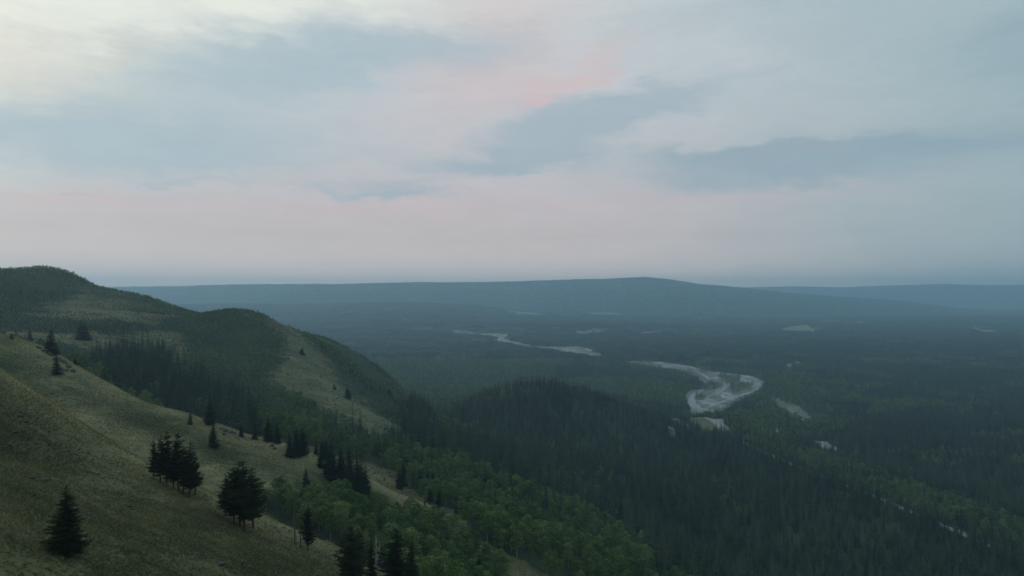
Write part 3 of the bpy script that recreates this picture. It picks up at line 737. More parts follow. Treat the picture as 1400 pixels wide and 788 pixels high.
def ribbon(name, pts, widths, mat, label, cat, zfun, lift, kind='structure', jag=0.0, step=7.0):
    rng = random.Random(len(pts) * 7 + 1); b = MB(); P = [V((p[0], p[1])) for p in pts]
    C = []; Wd = []
    for i in range(len(P) - 1):       # catmull-rom through the points
        p0, p1, p2, p3 = P[max(i - 1, 0)], P[i], P[i + 1], P[min(i + 2, len(P) - 1)]
        k = max(2, int((p2 - p1).length / step))
        for j in range(k):
            t = j / k
            C.append(0.5 * ((2 * p1) + (p2 - p0) * t + (2 * p0 - 5 * p1 + 4 * p2 - p3) * t * t + (3 * p1 - p0 - 3 * p2 + p3) * t ** 3))
            Wd.append(widths[i] + (widths[i + 1] - widths[i]) * t)
    C.append(P[-1]); Wd.append(widths[-1])
    rows = []
    for i, c in enumerate(C):
        d = (C[min(i + 1, len(C) - 1)] - C[max(i - 1, 0)]).normalized(); n = V((-d.y, d.x))
        rows.append([c + n * (Wd[i] * s * 0.5 + rng.uniform(-jag, jag)) for s in (-1, 0, 1)])
    xs = np.array([p.x for r in rows for p in r]); ys = np.array([p.y for r in rows for p in r]); zs = zfun(xs, ys) + lift
    b.v = [V((x, y, z)) for x, y, z in zip(xs, ys, zs)]
    for i in range(len(rows) - 1):
        for k in range(2): b.f.append((i * 3 + k, i * 3 + k + 1, i * 3 + k + 4, i * 3 + k + 3))
    return tag(link(name, b.mesh(name, mat, True)), label, cat, kind=kind)
flat = lambda x, y: np.maximum(H(x, y), -1.6)
def wz(lst): return [WZ(px, py, 0) for px, py in lst]
ribbon('river_water', wz([(620, 457), (655, 458), (684, 461), (682, 466), (705, 472), (735, 476), (775, 478.5), (800, 483), (824, 489)]), [7, 8, 12, 10, 10, 9, 13, 12, 12], M['water'],
       'thin bright water thread in the distant upper reach', 'river', flat, 0.78, jag=2, step=14)
ribbon('river_water', wz([(858, 497), (895, 499), (935, 504), (958, 511), (972, 519), (975, 527), (955, 535), (946, 545), (952, 556), (972, 561), (990, 566)]), [8, 9, 8, 11, 10, 12, 13, 16, 20, 16, 12], M['water'],
       'pale water channel curving round the inside of the bend', 'river', flat, 0.78, jag=2.2)
ribbon('river_water', wz([(962, 509), (990, 512), (1015, 515), (1036, 520), (1042, 526), (1033, 533), (1012, 541), (990, 548), (970, 556)]), [5, 7, 9, 12, 13, 11, 9, 9, 8], M['water'],
       'pale water channel along the outer bank of the bend', 'river', flat, 0.82, jag=2.2)
ribbon('river_water', wz([(980, 519), (992, 526), (985, 535), (965, 543)]), [4, 6, 6, 5], M['water'], 'narrow braid of water across the gravel of the bend', 'river', flat, 0.80, jag=1.0)
for ring, lb in zip(ISL, ('dark wooded island in the gravel of the bend', 'olive bar by the inside channel of the bend', 'broad olive grass bar in the middle of the bend', 'small olive bar low in the bend')):
    sheet('river_island', dense(ring, 7, 4, 21), flat, M['meadow'], 14, lb, 'island', lift=1.0)
rd = [(p[0], p[1]) for p in ROAD]
ribbon('gravel_road', rd, [7] * len(rd), M['road'], 'pale gravel road along the wooded river terrace', 'road', H, 0.3, jag=0.4, step=5)
sheet('road_pullout', dense(PULL, 6, 0.8, 9), H, M['road'], 8, 'pale gravel turnout beside the road bend', 'turnout', lift=0.42)
sheet('grass_bank', dense(BANK, 6, 1.5, 4), H, M['meadow'], 9, 'olive grass bank above the road bend', 'bank', lift=0.2)
FL = {'a': 'largest pale green field among the far dark woods', 'b': 'lone pale field near the far end of the flats', 'c': 'small bright green field beside the largest field',
      'd': 'sloping straw coloured strip on the low blue ridge', 'e': 'long thin pale strip under the far ridge', 'f': 'thin broken pale strip beyond the river bluffs',
      'g': 'thinnest pale streak in the far woods', 'h': 'narrow green strip behind the largest field'}
for k, ring in FW.items():
    sheet('hay_field', dense(ring, 60, 22, 11), H, M['field'], 150, FL[k], 'field', lift=1.2)
BL = {'bluff_a': 'pale eroded river bluff with ragged top', 'bluff_b': 'pale eroded river bluff lower and longer than its neighbour'}
for k, poly in SCARS.items():
    ring = [hit(px, py) for px, py in poly]; ring = [p[:2] for p in ring if p]
    o = sheet('eroded_bluff', dense(ring, 14, 7, 13), H, M['soil'], 18, BL[k], 'bluff', lift=1.2)
for k, poly in enumerate(CUTS):
    ring = [hit(px, py) for px, py in poly]; ring = [p[:2] for p in ring if p]
    if len(ring) > 2 and max(p[1] for p in ring) - min(p[1] for p in ring) < 300:
        sheet('earth_cut', dense(ring, 5, 1.5, 15 + k), H, M['soil'], 8, ['long pale earth cut below the grass bank', 'short pale earth slip on the wooded hill'][k], 'earth cut', lift=0.5)
# guard rail at the turnout: posts under one long rail
ga, gb = V(WZ(966, 571.5, 15.2)), V(WZ(986, 582.5, 15.2)); gn = V((-(gb - ga).y, (gb - ga).x, 0)).normalized() * 6.5
gr = bpy.data.objects.new('guard_rail', None); COL.objects.link(gr); gr.location = (ga + gb) / 2 + gn; gr.location.z = float(H(gr.location.x, gr.location.y))
tag(gr, 'pale metal guard rail beside the road bend', 'guard rail')
b = MB(); pts = []
for i in range(25):
    p = ga.lerp(gb, i / 24) + gn; pts.append(V((p.x, p.y, float(H(p.x, p.y)) + 0.75)) - gr.location)
for p, q in zip(pts[:-1], pts[1:]):
    for z0, z1, o0, o1 in ((-.16, -.06, 0, .06), (-.06, .06, .06, .06), (.06, .16, .06, 0)):
        n_ = V((gn.x, gn.y, 0)).normalized()
        b.quad(p + V((0, 0, z0)) + n_ * o0, q + V((0, 0, z0)) + n_ * o0, q + V((0, 0, z1)) + n_ * o1, p + V((0, 0, z1)) + n_ * o1)
link('rail', b.mesh('rail', M['metal']), gr)
pb = MB(); pb.tube([V((0, 0, -1.1)), V((0, 0, 0.14))], [0.08, 0.08], 6); pm = pb.mesh('post', M['metal'])
for p in pts[::2]:
    o = link('post', pm, gr); o.location = p

# ------------------------------------------------------------------ tree prototypes
rng = random.Random(4)
HERO = []        # broad, ragged mountain pines with some bare trunk (about 12 m)
for i in range(5):
    h = 12.0; rr = random.Random(100 + i)
    HERO.append((conifer_crown(rr, h, rr.uniform(2.5, 3.2), rr.uniform(0.17, 0.26), 24, 9, 7, M['needle'], power=0.45, ragged=0.55, droop=0.10, flat_top=0.40),
                 trunk_mesh(rr, h * 0.97, 0.24, 'trunk', M['bark'], 0.008, [(h * rr.uniform(.08, .2), rr.uniform(0, 6), rr.uniform(.6, 1.4), .1) for _ in range(4)])))
FIR = []         # full skirted firs down to the grass (about 10 m)
for i in range(4):
    h = 10.0; rr = random.Random(200 + i)
    FIR.append((conifer_crown(rr, h, rr.uniform(2.3, 2.8), 0.025, 32, 11, 7, M['needle'], power=0.68, ragged=0.34, droop=0.24),
                trunk_mesh(rr, h * 0.97, 0.2, 'trunk', M['bark'], 0.004)))
SPR = []         # forest conifers seen from some hundreds of metres (about 16 m)
for i in range(6):
    h = 16.0; rr = random.Random(300 + i)
    SPR.append((conifer_crown(rr, h, rr.uniform(2.0, 2.9), rr.uniform(0.03, 0.12), 17, 7, 3, M['spruce'], power=rr.uniform(.68, .95), ragged=0.34, droop=0.35),
                trunk_mesh(rr, h * 0.95, 0.2, 'trunk', M['bark'], 0.004)))
ASP = []         # aspens (about 9 m)
for i in range(6):
    h = 9.0; rr = random.Random(400 + i)
    ASP.append((leaf_crown(rr, h, rr.uniform(2.2, 3.0), 1.6, 7, 820, 0.44, M['aspen']),
                trunk_mesh(rr, h * 0.8, 0.12, 'trunk', M['pale_bark'], 0.012, [(rr.uniform(3, 5.5), rr.uniform(0, 6), rr.uniform(1.0, 1.7), rr.uniform(.5, 1.1)) for _ in range(5)])))

hidden = bpy.data.collections.new('forest_kinds')      # kinds for the forest points; not part of the scene itself
def joined(name, parts):
    """one mesh from (mesh, matrix) pairs"""
    bm = bmesh.new(); mats = []
    for me, mx in parts:
        tmp = bmesh.new(); tmp.from_mesh(me)
        bmesh.ops.transform(tmp, matrix=mx, verts=tmp.verts)
        mi = []
        for m in me.materials:
            if m not in mats: mats.append(m)
            mi.append(mats.index(m))
        for f in tmp.faces: f.material_index = mi[f.material_index]
        t2 = bpy.data.meshes.new('tmp'); tmp.to_mesh(t2); tmp.free(); bm.from_mesh(t2); bpy.data.meshes.remove(t2)
    me = bpy.data.meshes.new(name); bm.to_mesh(me); bm.free()
    for m in mats: me.materials.append(m)
    return me
I4 = Matrix.Identity(4)
def kind_set(name, meshes):
    c = bpy.data.collections.new(name)
    for i, me in enumerate(meshes):
        o = bpy.data.objects.new('%s_%02d' % (name, i), me); c.objects.link(o)
    return c
K_SPR = kind_set('a_spruce', [joined('spruce', [(c, I4), (t, I4)]) for c, t in SPR])
far_c = []
for i in range(5):
    rr = random.Random(500 + i)
    far_c.append(conifer_crown(rr, 16.0, rr.uniform(1.9, 2.6), 0.05, 9, 5, 2, M['spruce'], power=rr.uniform(.7, .95), ragged=0.35, droop=0.35))
K_FARC = kind_set('b_far_conifer', far_c)
K_ASP = kind_set('c_aspen', [joined('aspen', [(c, I4), (t, I4)]) for c, t in ASP])
far_a = [leaf_crown(random.Random(600 + i), 9.0, 2.4, 1.5, 6, 130, 0.95, M['aspen']) for i in range(4)]
K_FARA = kind_set('d_far_aspen', far_a)
def clump(seed, mixa, n, size):
    rr = random.Random(seed); parts = []; b = MB(); b2 = MB()
    for i in range(n):
        x, y = rr.uniform(-size, size), rr.uniform(-size, size)
        if rr.random() < mixa:
            h, R = rr.uniform(7, 11), rr.uniform(2.6, 4.2)
            for k in range(10):
                d = V((rr.gauss(0, 1), rr.gauss(0, 1), rr.gauss(.5, .8))).normalized()
                p = V((x, y, h - R)) + d * R * rr.uniform(.6, 1); u = d.orthogonal().normalized(); v = d.cross(u); s = R * 0.7
                b2.quad(p - u * s, p - v * s, p + u * s, p + v * s)
        else:
            h, R = rr.uniform(11, 19), rr.uniform(1.9, 2.9)
            for lv in range(4):
                z0 = h * (0.1 + 0.21 * lv); z1 = min(h, z0 + h * 0.38); r = R * (1 - 0.2 * lv); a0 = rr.uniform(0, 6.28)
                for k in range(5):
                    a = a0 + k * 1.2566; e = rr.uniform(.75, 1.15)
                    b.tri(V((x, y, z1)), V((x + cos(a) * r * e, y + sin(a) * r * e, z0)), V((x + cos(a + 1.3) * r * .9, y + sin(a + 1.3) * r * .9, z0 + .5)))
    ms = []
    if b.f: ms.append((b.mesh('c', M['spruce']), I4))
    if b2.f: ms.append((b2.mesh('a', M['aspen']), I4))
    return joined('clump', ms)
K_CLC = kind_set('e_conifer_stand', [clump(700 + i, 0.04, 52, 21) for i in range(4)])
K_CLA = kind_set('f_mixed_stand', [clump(720 + i, 0.75, 52, 21) for i in range(4)])
def bush(seed):
    return leaf_crown(random.Random(seed), 1.5, 1.1, 0.0, 5, 90, 0.34, M['shrub'])
K_SHR = kind_set('g_shrub', [bush(800 + i) for i in range(4)])
def tuft(seed):
    rr = random.Random(seed); b = MB()
    for i in range(13):
        a = rr.uniform(0, 6.28); p = V((rr.uniform(-.2, .2), rr.uniform(-.2, .2), -0.04)); L = rr.uniform(.12, .36); d = V((cos(a), sin(a), 0))
        s = V((-sin(a), cos(a), 0)) * rr.uniform(.035, .07); o_ = rr.uniform(.2, .45)
        b.tri(p - s, p + s, p + d * o_ + V((0, 0, L)))
    return b.mesh('tuft', M['tuft'])
K_TUF = kind_set('h_tuft', [tuft(900 + i) for i in range(5)])

def scatter(name, x, y, z, scl, idx, coll, label, cat, seed, tilt=0.04, scl_xy=None, dry=None):
    """one object of countless plants: points carrying instances of the kinds"""
    n = len(x); r_ = np.random.default_rng(seed)
    me = bpy.data.meshes.new(name); me.vertices.add(n)
    me.vertices.foreach_set('co', np.stack([x, y, z], -1).astype(np.float32).ravel())
    a = me.attributes.new('rot', 'FLOAT_VECTOR', 'POINT')
    rot = np.stack([r_.uniform(-tilt, tilt, n), r_.uniform(-tilt, tilt, n), r_.uniform(0, 6.283, n)], -1)
    a.data.foreach_set('vector', rot.astype(np.float32).ravel())
    a = me.attributes.new('scl', 'FLOAT_VECTOR', 'POINT'); sx = scl if scl_xy is None else scl_xy
    a.data.foreach_set('vector', np.stack([sx, sx, scl], -1).astype(np.float32).ravel())
    a = me.attributes.new('idx', 'INT', 'POINT'); a.data.foreach_set('value', idx.astype(np.int32))
    if dry is not None:
        a = me.attributes.new('dry', 'FLOAT', 'POINT'); a.data.foreach_set('value', dry.astype(np.float32))
    o = link(name, me); tag(o, label, cat, kind='stuff')
    ng = bpy.data.node_groups.new(name + '_points', 'GeometryNodeTree')
    ng.interface.new_socket('Geometry', in_out='INPUT', socket_type='NodeSocketGeometry'); ng.interface.new_socket('Geometry', in_out='OUTPUT', socket_type='NodeSocketGeometry')
    N = ng.nodes; Lk = ng.links
    gi = N.new('NodeGroupInput'); go = N.new('NodeGroupOutput'); ip = N.new('GeometryNodeInstanceOnPoints'); ci = N.new('GeometryNodeCollectionInfo')
    ci.inputs['Collection'].default_value = coll; ci.inputs['Separate Children'].default_value = True; ci.inputs['Reset Children'].default_value = True
    ip.inputs['Pick Instance'].default_value = True
    def attr(nm, ty):
        q = N.new('GeometryNodeInputNamedAttribute'); q.data_type = ty; q.inputs['Name'].default_value = nm; return q.outputs['Attribute']
    e2r = N.new('FunctionNodeEulerToRotation'); Lk.new(attr('rot', 'FLOAT_VECTOR'), e2r.inputs[0])
    Lk.new(gi.outputs[0], ip.inputs['Points']); Lk.new(ci.outputs[0], ip.inputs['Instance'])
    Lk.new(attr('idx', 'INT'), ip.inputs['Instance Index']); Lk.new(e2r.outputs[0], ip.inputs['Rotation']); Lk.new(attr('scl', 'FLOAT_VECTOR'), ip.inputs['Scale'])
    Lk.new(ip.outputs[0], go.inputs[0])
    md = o.modifiers.new('points', 'NODES'); md.node_group = ng
    return o

# ------------------------------------------------------------------ single trees on the open slopes
placed = []       # x, y, clear radius
def plant(name, proto, px, py, hpx, label, cat, group=None, base_h=12.0, squash=1.0, dmin=45.0, seed=0, crown='crown'):
    p = hit(px, py, dmin)
    if p is None: print('MISS', px, py); return None
    x, y, z = p; h = hpx * y / F; s = h / base_h; rr = random.Random(int(px * 31 + py * 7) + seed)
    root = bpy.data.objects.new(name, None); COL.objects.link(root)
    root.location = (x, y, z - 0.12); root.rotation_euler = (rr.uniform(-.02, .02), rr.uniform(-.02, .02), rr.uniform(0, 6.28)); root.scale = (s * squash, s * squash, s)
    tag(root, label, cat, group)
    cm, tm = proto
    link('trunk', tm, root)
    if cm is not None:
        co = link(crown, cm, root)
        if crown != 'crown': co['kind'] = 'stuff'
    placed.append((x, y, 2.2 * s * squash)); print('%s %d,%d D=%.0f h=%.1f' % (name, px, py, y, h))
    return root
plant('fir_tree', FIR[0], 90, 753, 93, 'bushy dark fir standing alone low on the near grass slope', 'tree', base_h=10, squash=1.32)
grove = 'pines in the row of bare trunked pines on the near grass slope'
for k, (px, py, hp) in enumerate([(210, 655, 56), (219, 659, 66), (228, 662, 74), (237, 667, 64), (244, 671, 80), (251, 675, 68), (259, 679, 76), (267, 676, 60)]):
    plant('pine_tree', HERO[k % 5], px, py, hp, 'dark pine in the row of bare trunked pines on the near slope', 'tree', grove, squash=0.74)
g2 = 'pines of the tight clump right of the pine row'
for k, (px, py, hp) in enumerate([(308, 706, 58), (320, 716, 80), (328, 720, 90), (334, 728, 98), (346, 722, 84)]):
    plant('pine_tree', HERO[(k + 2) % 5], px, py, hp, 'dark pine in the tight clump down slope from the pine row', 'tree', g2, squash=0.82)
# dead and half dead pines by the crest
def snag(seed, h, mat, fork=False):
    rr = random.Random(seed); b = MB(); n = 8
    pts = [V((rr.uniform(-.06, .06) * i / n, rr.uniform(-.06, .06) * i / n, -0.4 + (h + .4) * i / (n - 1))) for i in range(n)]
    b.tube(pts, [0.17 * (1 - .85 * i / (n - 1)) + .012 for i in range(n)], 7); t = b.mesh('trunk', mat, True)
    b = MB()
    for i in range(34):
        z = h * rr.uniform(.28, .97); a = rr.uniform(0, 6.28); L = rr.uniform(.3, 1.3) * (1.2 - .8 * z / h); d = V((cos(a), sin(a), rr.uniform(-.25, .35)))
        p = V((0, 0, z)); b.tube([p, p + d * L * .5, p + d * L + V((0, 0, rr.uniform(-.1, .2) * L))], [.035, .022, .008], 4)
        if rr.random() < .6:
            q = p + d * L * .5; a2 = a + rr.uniform(-1, 1); b.tube([q, q + V((cos(a2), sin(a2), .1)) * L * .45], [.016, .006], 3)
    if fork:
        b.tube([V((0, 0, h * .45)), V((.4, .1, h * .62)), V((.55, .15, h * .9))], [.1, .07, .02], 6)
    return b.mesh('bare_branches', mat, True), t
plant('dead_pine', snag(1, 9, M['dead']), 403, 744, 62, 'tall bare dead pine beside the thin pine at the crest', 'dead tree', base_h=9, crown='bare_branches')
plant('dead_pine', snag(2, 6, M['dead']), 411, 749, 40, 'short bare dead pine between tall snag and thin pine', 'dead tree', base_h=6, crown='bare_branches')
plant('pine_tree', HERO[1], 421, 753, 66, 'thin ragged pine beside the two bare snags', 'tree', squash=0.62)
plant('pine_tree', HERO[3], 478, 806, 90, 'dark broad pine in front of the leafy grove', 'tree', squash=0.9)
plant('pine_tree', HERO[0], 489, 801, 80, 'dark pine close behind the broad pine by the grove', 'tree', squash=0.7)
plant('fir_tree', FIR[1], 507, 806, 72, 'narrow fir next to the silver snag', 'tree', base_h=10, squash=0.6)
plant('dead_tree', snag(3, 6, M['silver'], True), 515, 795, 60, 'silver grey forked snag between two dark trees', 'dead tree', base_h=6, crown='bare_branches')
plant('pine_tree', HERO[2], 541, 812, 92, 'largest dark pine right of the silver snag', 'tree', squash=0.98)
plant('fir_tree', FIR[2], 562, 800, 62, 'dark fir at the edge of the grove beyond the largest pine', 'tree', base_h=10, squash=0.8)
plant('fir_tree', FIR[3], 655, 806, 52, 'small dark fir at the foot of the leafy slope', 'tree', base_h=10, squash=0.8)
# second spur
plant('fir_tree', FIR[1], 418, 678, 41, 'neat pointed fir above the leafy grove', 'tree', base_h=10, squash=0.92, dmin=190)
cl = 'firs of the dense dark cluster on the spur nose'
for k, (px, py, hp) in enumerate([(440, 640, 40), (448, 652, 36), (456, 662, 44), (466, 668, 50), (474, 676, 48), (484, 684, 46), (493, 690, 58), (500, 690, 54), (470, 690, 34), (462, 684, 38), (488, 672, 48), (478, 660, 50), (452, 640, 38), (465, 648, 40), (446, 630, 30)]):
    plant('fir_tree', FIR[k % 4], px, py, hp, 'dark fir in the dense cluster on the nose of the second spur', 'tree', cl, base_h=10, squash=0.82, dmin=190)
cl = 'three firs standing together on the second spur crest'
for k, (px, py, hp) in enumerate([(396, 623, 34), (405, 624, 40), (413, 621, 36)]):
    plant('fir_tree', FIR[k % 4], px, py, hp, 'fir in the trio standing on the second spur crest', 'tree', cl, base_h=10, dmin=190)
for px, py, hp, sq, lb in [(287, 580, 40, .9, 'tall dark fir on the crest of the second spur'), (292, 611, 34, 1.0, 'bushy fir just below the tall crest fir'),
        (260, 581, 18, .9, 'small fir beside the tall crest fir'), (330, 597, 18, .8, 'tiny fir on the crest beside the rock ledge'), (348, 600, 26, .8, 'slim fir on the crest beyond the rock ledge'),
        (366, 604, 36, .8, 'slim tall fir near the trio on the crest'), (378, 606, 30, .8, 'smaller slim fir near the trio on the crest'), (432, 622, 20, .8, 'small fir between trio and dense cluster'),
        (70, 484, 36, 1.05, 'dark bushy fir on the rocky step of the second spur'), (77, 511, 30, .95, 'fir just below the rocky step'), (41, 467, 17, 1.2, 'round little fir on the skyline of the second spur'),
        (16, 465, 9, 1.4, 'low dark bush like fir on the skyline of the second spur'), (103, 499, 10, 1.4, 'low dark bush below the rocky step')]:
    plant('fir_tree', FIR[int(px) % 4], px, py, hp, lb, 'tree', base_h=10, squash=sq, dmin=190)
for px, py, hp, sq, lb in [(600, 700, 30, .95, 'round headed dark pine on the pale spur end'), (588, 690, 24, .9, 'smaller pine left beside the round headed pine'), (623, 716, 22, .8, 'small pine lowest on the pale spur end'),
        (581, 699, 16, .5, 'tiny slender fir on the pale spur end')]:
    plant('pine_tree', HERO[int(px) % 5], px, py, hp, lb, 'tree', squash=sq, dmin=190)
cl = 'firs standing in the leafy hollow behind the pale spur'
for px, py, hp in [(552, 664, 36), (546, 668, 28), (585, 676, 34), (592, 672, 30), (575, 668, 26), (536, 640, 24)]:
    plant('fir_tree', FIR[int(px) % 4], px, py, hp, 'fir standing in the leafy hollow behind the pale spur', 'tree', cl, base_h=10, squash=.8, dmin=290)
cl = 'spruces of the dark stand on the third spur'
for px, py, hp in [(453, 604, 32), (460, 606, 38), (467, 608, 36), (474, 610, 38), (481, 612, 34), (488, 614, 38), (496, 616, 36), (504, 618, 30), (512, 620, 34), (470, 602, 34), (484, 606, 36), (520, 625, 28), (525, 628, 32), (494, 608, 32)]:
    plant('spruce_tree', SPR[int(px) % 6], px, py, hp, 'tall spruce in the dark stand on the third spur', 'tree', cl, base_h=16, dmin=380)
# big hill
for px, py, hp, sq, lb in [(111, 464, 26, 1.5, 'dark double fir alone on the big hill grass'), (117, 464, 24, 1.5, 'dark fir touching the double fir on the hill'), (475, 546, 17, 1.7, 'dark round fir on the grassy ridge of the big hill'),
        (457, 533, 9, 1.4, 'little fir upslope from the round fir'), (413, 486, 11, 1.8, 'dark fir high on the grassy ridge'), (531, 543, 13, 1.6, 'dark fir on the lower far ridge of the hill')]:
    plant('fir_tree', FIR[int(px) % 4], px, py, hp, lb, 'tree', base_h=10, squash=sq, dmin=430)

# ------------------------------------------------------------------ stones on the slope
def stone_mesh(seed):
    rr = random.Random(seed); bm = bmesh.new(); bmesh.ops.create_icosphere(bm, subdivisions=2, radius=1.0)
    o1 = V((rr.uniform(0, 50), rr.uniform(0, 50), 0))
    for v in bm.verts:
        k = 1 + 0.55 * (float(vnoise(np.array([v.co.x * 1.3 + o1.x]), np.array([v.co.y * 1.3 + v.co.z * 1.7 + o1.y]), seed)[0]) - .5)
        v.co *= k; v.co.z *= 0.55
        v.co.x = round(v.co.x * 2.6) / 2.6 * .35 + v.co.x * .65
    me = bpy.data.meshes.new('stone'); bm.to_mesh(me); bm.free(); me.materials.append(M['stone']); return me
STN = [stone_mesh(i) for i in range(5)]
for i, (px, py, s) in enumerate([(186, 720, .42), (160, 674, .5), (176, 692, .62), (300, 773, .75), (129, 674, .3), (168, 697, .4), (60, 658, .8), (42, 655, .6), (330, 770, .6), (120, 688, .45), (146, 706, .5),
        (28, 570, .7), (36, 577, .6), (20, 590, .5), (354, 745, .4), (280, 760, .45), (205, 742, .3), (310, 700, .3), (395, 727, .5), (388, 722, .4), (430, 765, .3), (70, 690, .35)]):
    p = hit(px, py)
    o = link('stone', STN[i % 5]); o.location = (p[0], p[1], p[2] + s * .12); o.scale = (s, s * .8, s * .8); o.rotation_euler = (.2, .1, i * 1.3)
    tag(o, 'grey stone lying on the near grass slope', 'stone', 'stones scattered on the near grass slope')
for i, (px, py, s) in enumerate([(60, 480, 1.6), (68, 484, 2.0), (80, 492, 1.8), (88, 497, 2.2), (94, 502, 1.8), (82, 505, 1.6), (99, 507, 1.5), (74, 492, 1.4), (90, 508, 1.6), (53, 476, 1.3)]):
    p = hit(px, py, 190)
    o = link('boulder', STN[(i * 2) % 5]); o.location = (p[0], p[1], p[2] + s * .1); o.scale = (s * .8, s * .75, s * 1.15); o.rotation_euler = (.1, .25, i * 2.1)
    tag(o, 'grey boulder of the rocky step below the skyline firs', 'boulder', 'boulders of the rocky step on the second spur')
for i, (px, py, s) in enumerate([(303, 588, 1.3), (309, 590, 1.5), (315, 592, 1.4), (321, 594, 1.2), (306, 594, 1.1), (372, 609, 1.1), (375, 613, 1.0)]):
    p = hit(px, py, 190)
    o = link('boulder', STN[(i * 3) % 5]); o.location = (p[0], p[1], p[2] + s * .1); o.scale = (s * .8, s * .75, s * 1.1); o.rotation_euler = (.15, .2, i * 1.7)
    tag(o, 'grey boulder of the small ledge beside the bushy fir', 'boulder', 'boulders of the small ledge on the second spur')

# ------------------------------------------------------------------ woods
R = np.random.default_rng(8)
def jitter(y0, y1, sp, margin=90.0, slope=0.80):
    ys = np.arange(y0, y1, sp); xs = np.arange(-slope * y1 - margin, slope * y1 + margin, sp)
    X, Y = np.meshgrid(xs, ys); X = X.ravel() + R.uniform(-.5, .5, X.size) * sp; Y = Y.ravel() + R.uniform(-.5, .5, Y.size) * sp
    k = np.abs(X) < slope * Y + margin
    return X[k], Y[k]
conX, aspX, shrX = [], [], []
for y0, y1, sp, fine in ((150, 700, 3.4, 0), (700, 1300, 4.4, 0), (1300, 2300, 5.6, 0), (345, 1150, 2.2, 1)):
    X, Y = jitter(y0, y1, sp); con, asp, shr, gr_, px, py, z = zones(X, Y)
    u = R.random(X.size); a2 = sp * sp
    hill = (px < 585) & (Y > 345) & (Y < 1150)
    if fine: con, asp, shr = con * hill, asp * hill, shr * hill
    else: con, asp, shr = con * ~hill, asp * ~hill, shr * ~hill
    m = u < con * a2; conX.append(np.c_[X[m], Y[m], z[m], px[m], py[m]])
    m2 = ~m & (u < (con + asp) * a2); aspX.append(np.c_[X[m2], Y[m2], z[m2], px[m2], py[m2]])
    m3 = ~m & ~m2 & (u < (con + asp + shr) * a2) & (Y < 2300); shrX.append(np.c_[X[m3], Y[m3], z[m3]])
conX = np.vstack(conX); aspX = np.vstack(aspX); shrX = np.vstack(shrX)
if placed:
    PL = np.array(placed)
    def clear(A, add):
        d = np.hypot(A[:, 0, None] - PL[None, :, 0], A[:, 1, None] - PL[None, :, 1]); return A[(d > PL[None, :, 2] * .6 + add).all(1)]
    conX = clear(conX, 1.0); aspX = clear(aspX, 0.6)
print('woods', len(conX), len(aspX), len(shrX))
csc = 1.1 * np.clip(R.normal(1.0, 0.2, len(conX)), 0.5, 1.45) * (0.92 + 0.25 * fbm(conX[:, 0], conX[:, 1], 140.0, 2, 21))
hb_ = (aspX[:, 1] > 470) & (aspX[:, 3] < 600) & (aspX[:, 1] < 1150)
asc = np.clip(R.normal(1.0, 0.2, len(aspX)), 0.5, 1.5) * (1 + 0.22 * fbm(aspX[:, 0], aspX[:, 1], 26.0, 2, 44)) * np.where(hb_, np.where(aspX[:, 3] > 400, 0.40, 0.30), 1.0) * np.where((aspX[:, 1] > 165) & (aspX[:, 1] < 262), 0.86, 1.0)
hbc = (conX[:, 1] > 600) & (conX[:, 3] < 560) & (conX[:, 1] < 1150); csc = csc * np.where(hbc, 0.62, 1.0)
def singles(A, sc, base, n, used):
    """which ones show largest: in the frame, in sight over the ground"""
    inf = (A[:, 3] > -10) & (A[:, 3] < 1410) & (A[:, 4] < 840)
    size = sc * base / A[:, 1]; order = np.argsort(-np.where(inf, size, 0))[:n * 4]
    ok = seen(A[order, 0], A[order, 1], A[order, 2] + sc[order] * base * 0.85)
    return order[ok][:n]
def grow(name, protos, A, sc, order, base, labels, zsink):
    for k, i in enumerate(order):
        cm, tm = protos[k % len(protos)]
        lb, gp = labels(A[i])
        root = bpy.data.objects.new(name, None); COL.objects.link(root)
        root.location = (A[i, 0], A[i, 1], A[i, 2] - zsink); root.scale = (sc[i],) * 3; root.rotation_euler = (0, 0, (i * 2.399) % 6.283)
        tag(root, lb, 'tree', gp)
        link('trunk', tm, root); link('crown', cm, root)
oc = singles(conX, csc, 16.0, 215, None)
oa = singles(aspX, asc, 9.0, 300, None)
def lab_c(a):
    if a[3] < 420: return 'dark spruce in the gully stand below the big hill', 'spruces of the gully stand below the big hill'
    return 'slender spruce in the dense forest of the valley floor', 'spruces of the dense valley forest'
def lab_a(a):
    if a[1] < 268: return 'green aspen in the near grove behind the bare snags', 'aspens of the near grove'
    if a[1] < 350: return 'green aspen on the rounded leafy knoll above the dark forest', 'aspens of the leafy knoll'
    return 'green aspen in the leafy band between knoll and conifer hill', 'aspens of the leafy band'
grow('spruce_tree', SPR, conX, csc, oc, 16.0, lab_c, 0.4)
grow('aspen_tree', ASP, aspX, asc, oa, 9.0, lab_a, 0.3)
def rest(A, sc, order):
    k = np.ones(len(A), bool); k[order] = False; return A[k], sc[k]
cr, crs = rest(conX, csc, oc); ar, ars = rest(aspX, asc, oa)
k = cr[:, 1] < 1150
scatter('conifer_forest', cr[k, 0], cr[k, 1], cr[k, 2] - .4, crs[k], R.integers(0, 6, k.sum()), K_SPR, 'dense dark conifer forest over hill and valley', 'forest', 1)
k = ~k
scatter('conifer_forest', cr[k, 0], cr[k, 1], cr[k, 2] - .6, crs[k], R.integers(0, 5, k.sum()), K_FARC, 'dark conifer forest round the river bend', 'forest', 2)
k = ar[:, 1] < 800
scatter('aspen_wood', ar[k, 0], ar[k, 1], ar[k, 2] - .3, ars[k], R.integers(0, 6, k.sum()), K_ASP, 'green leafy aspen wood on slopes and hollows', 'wood', 3)
k = ~k
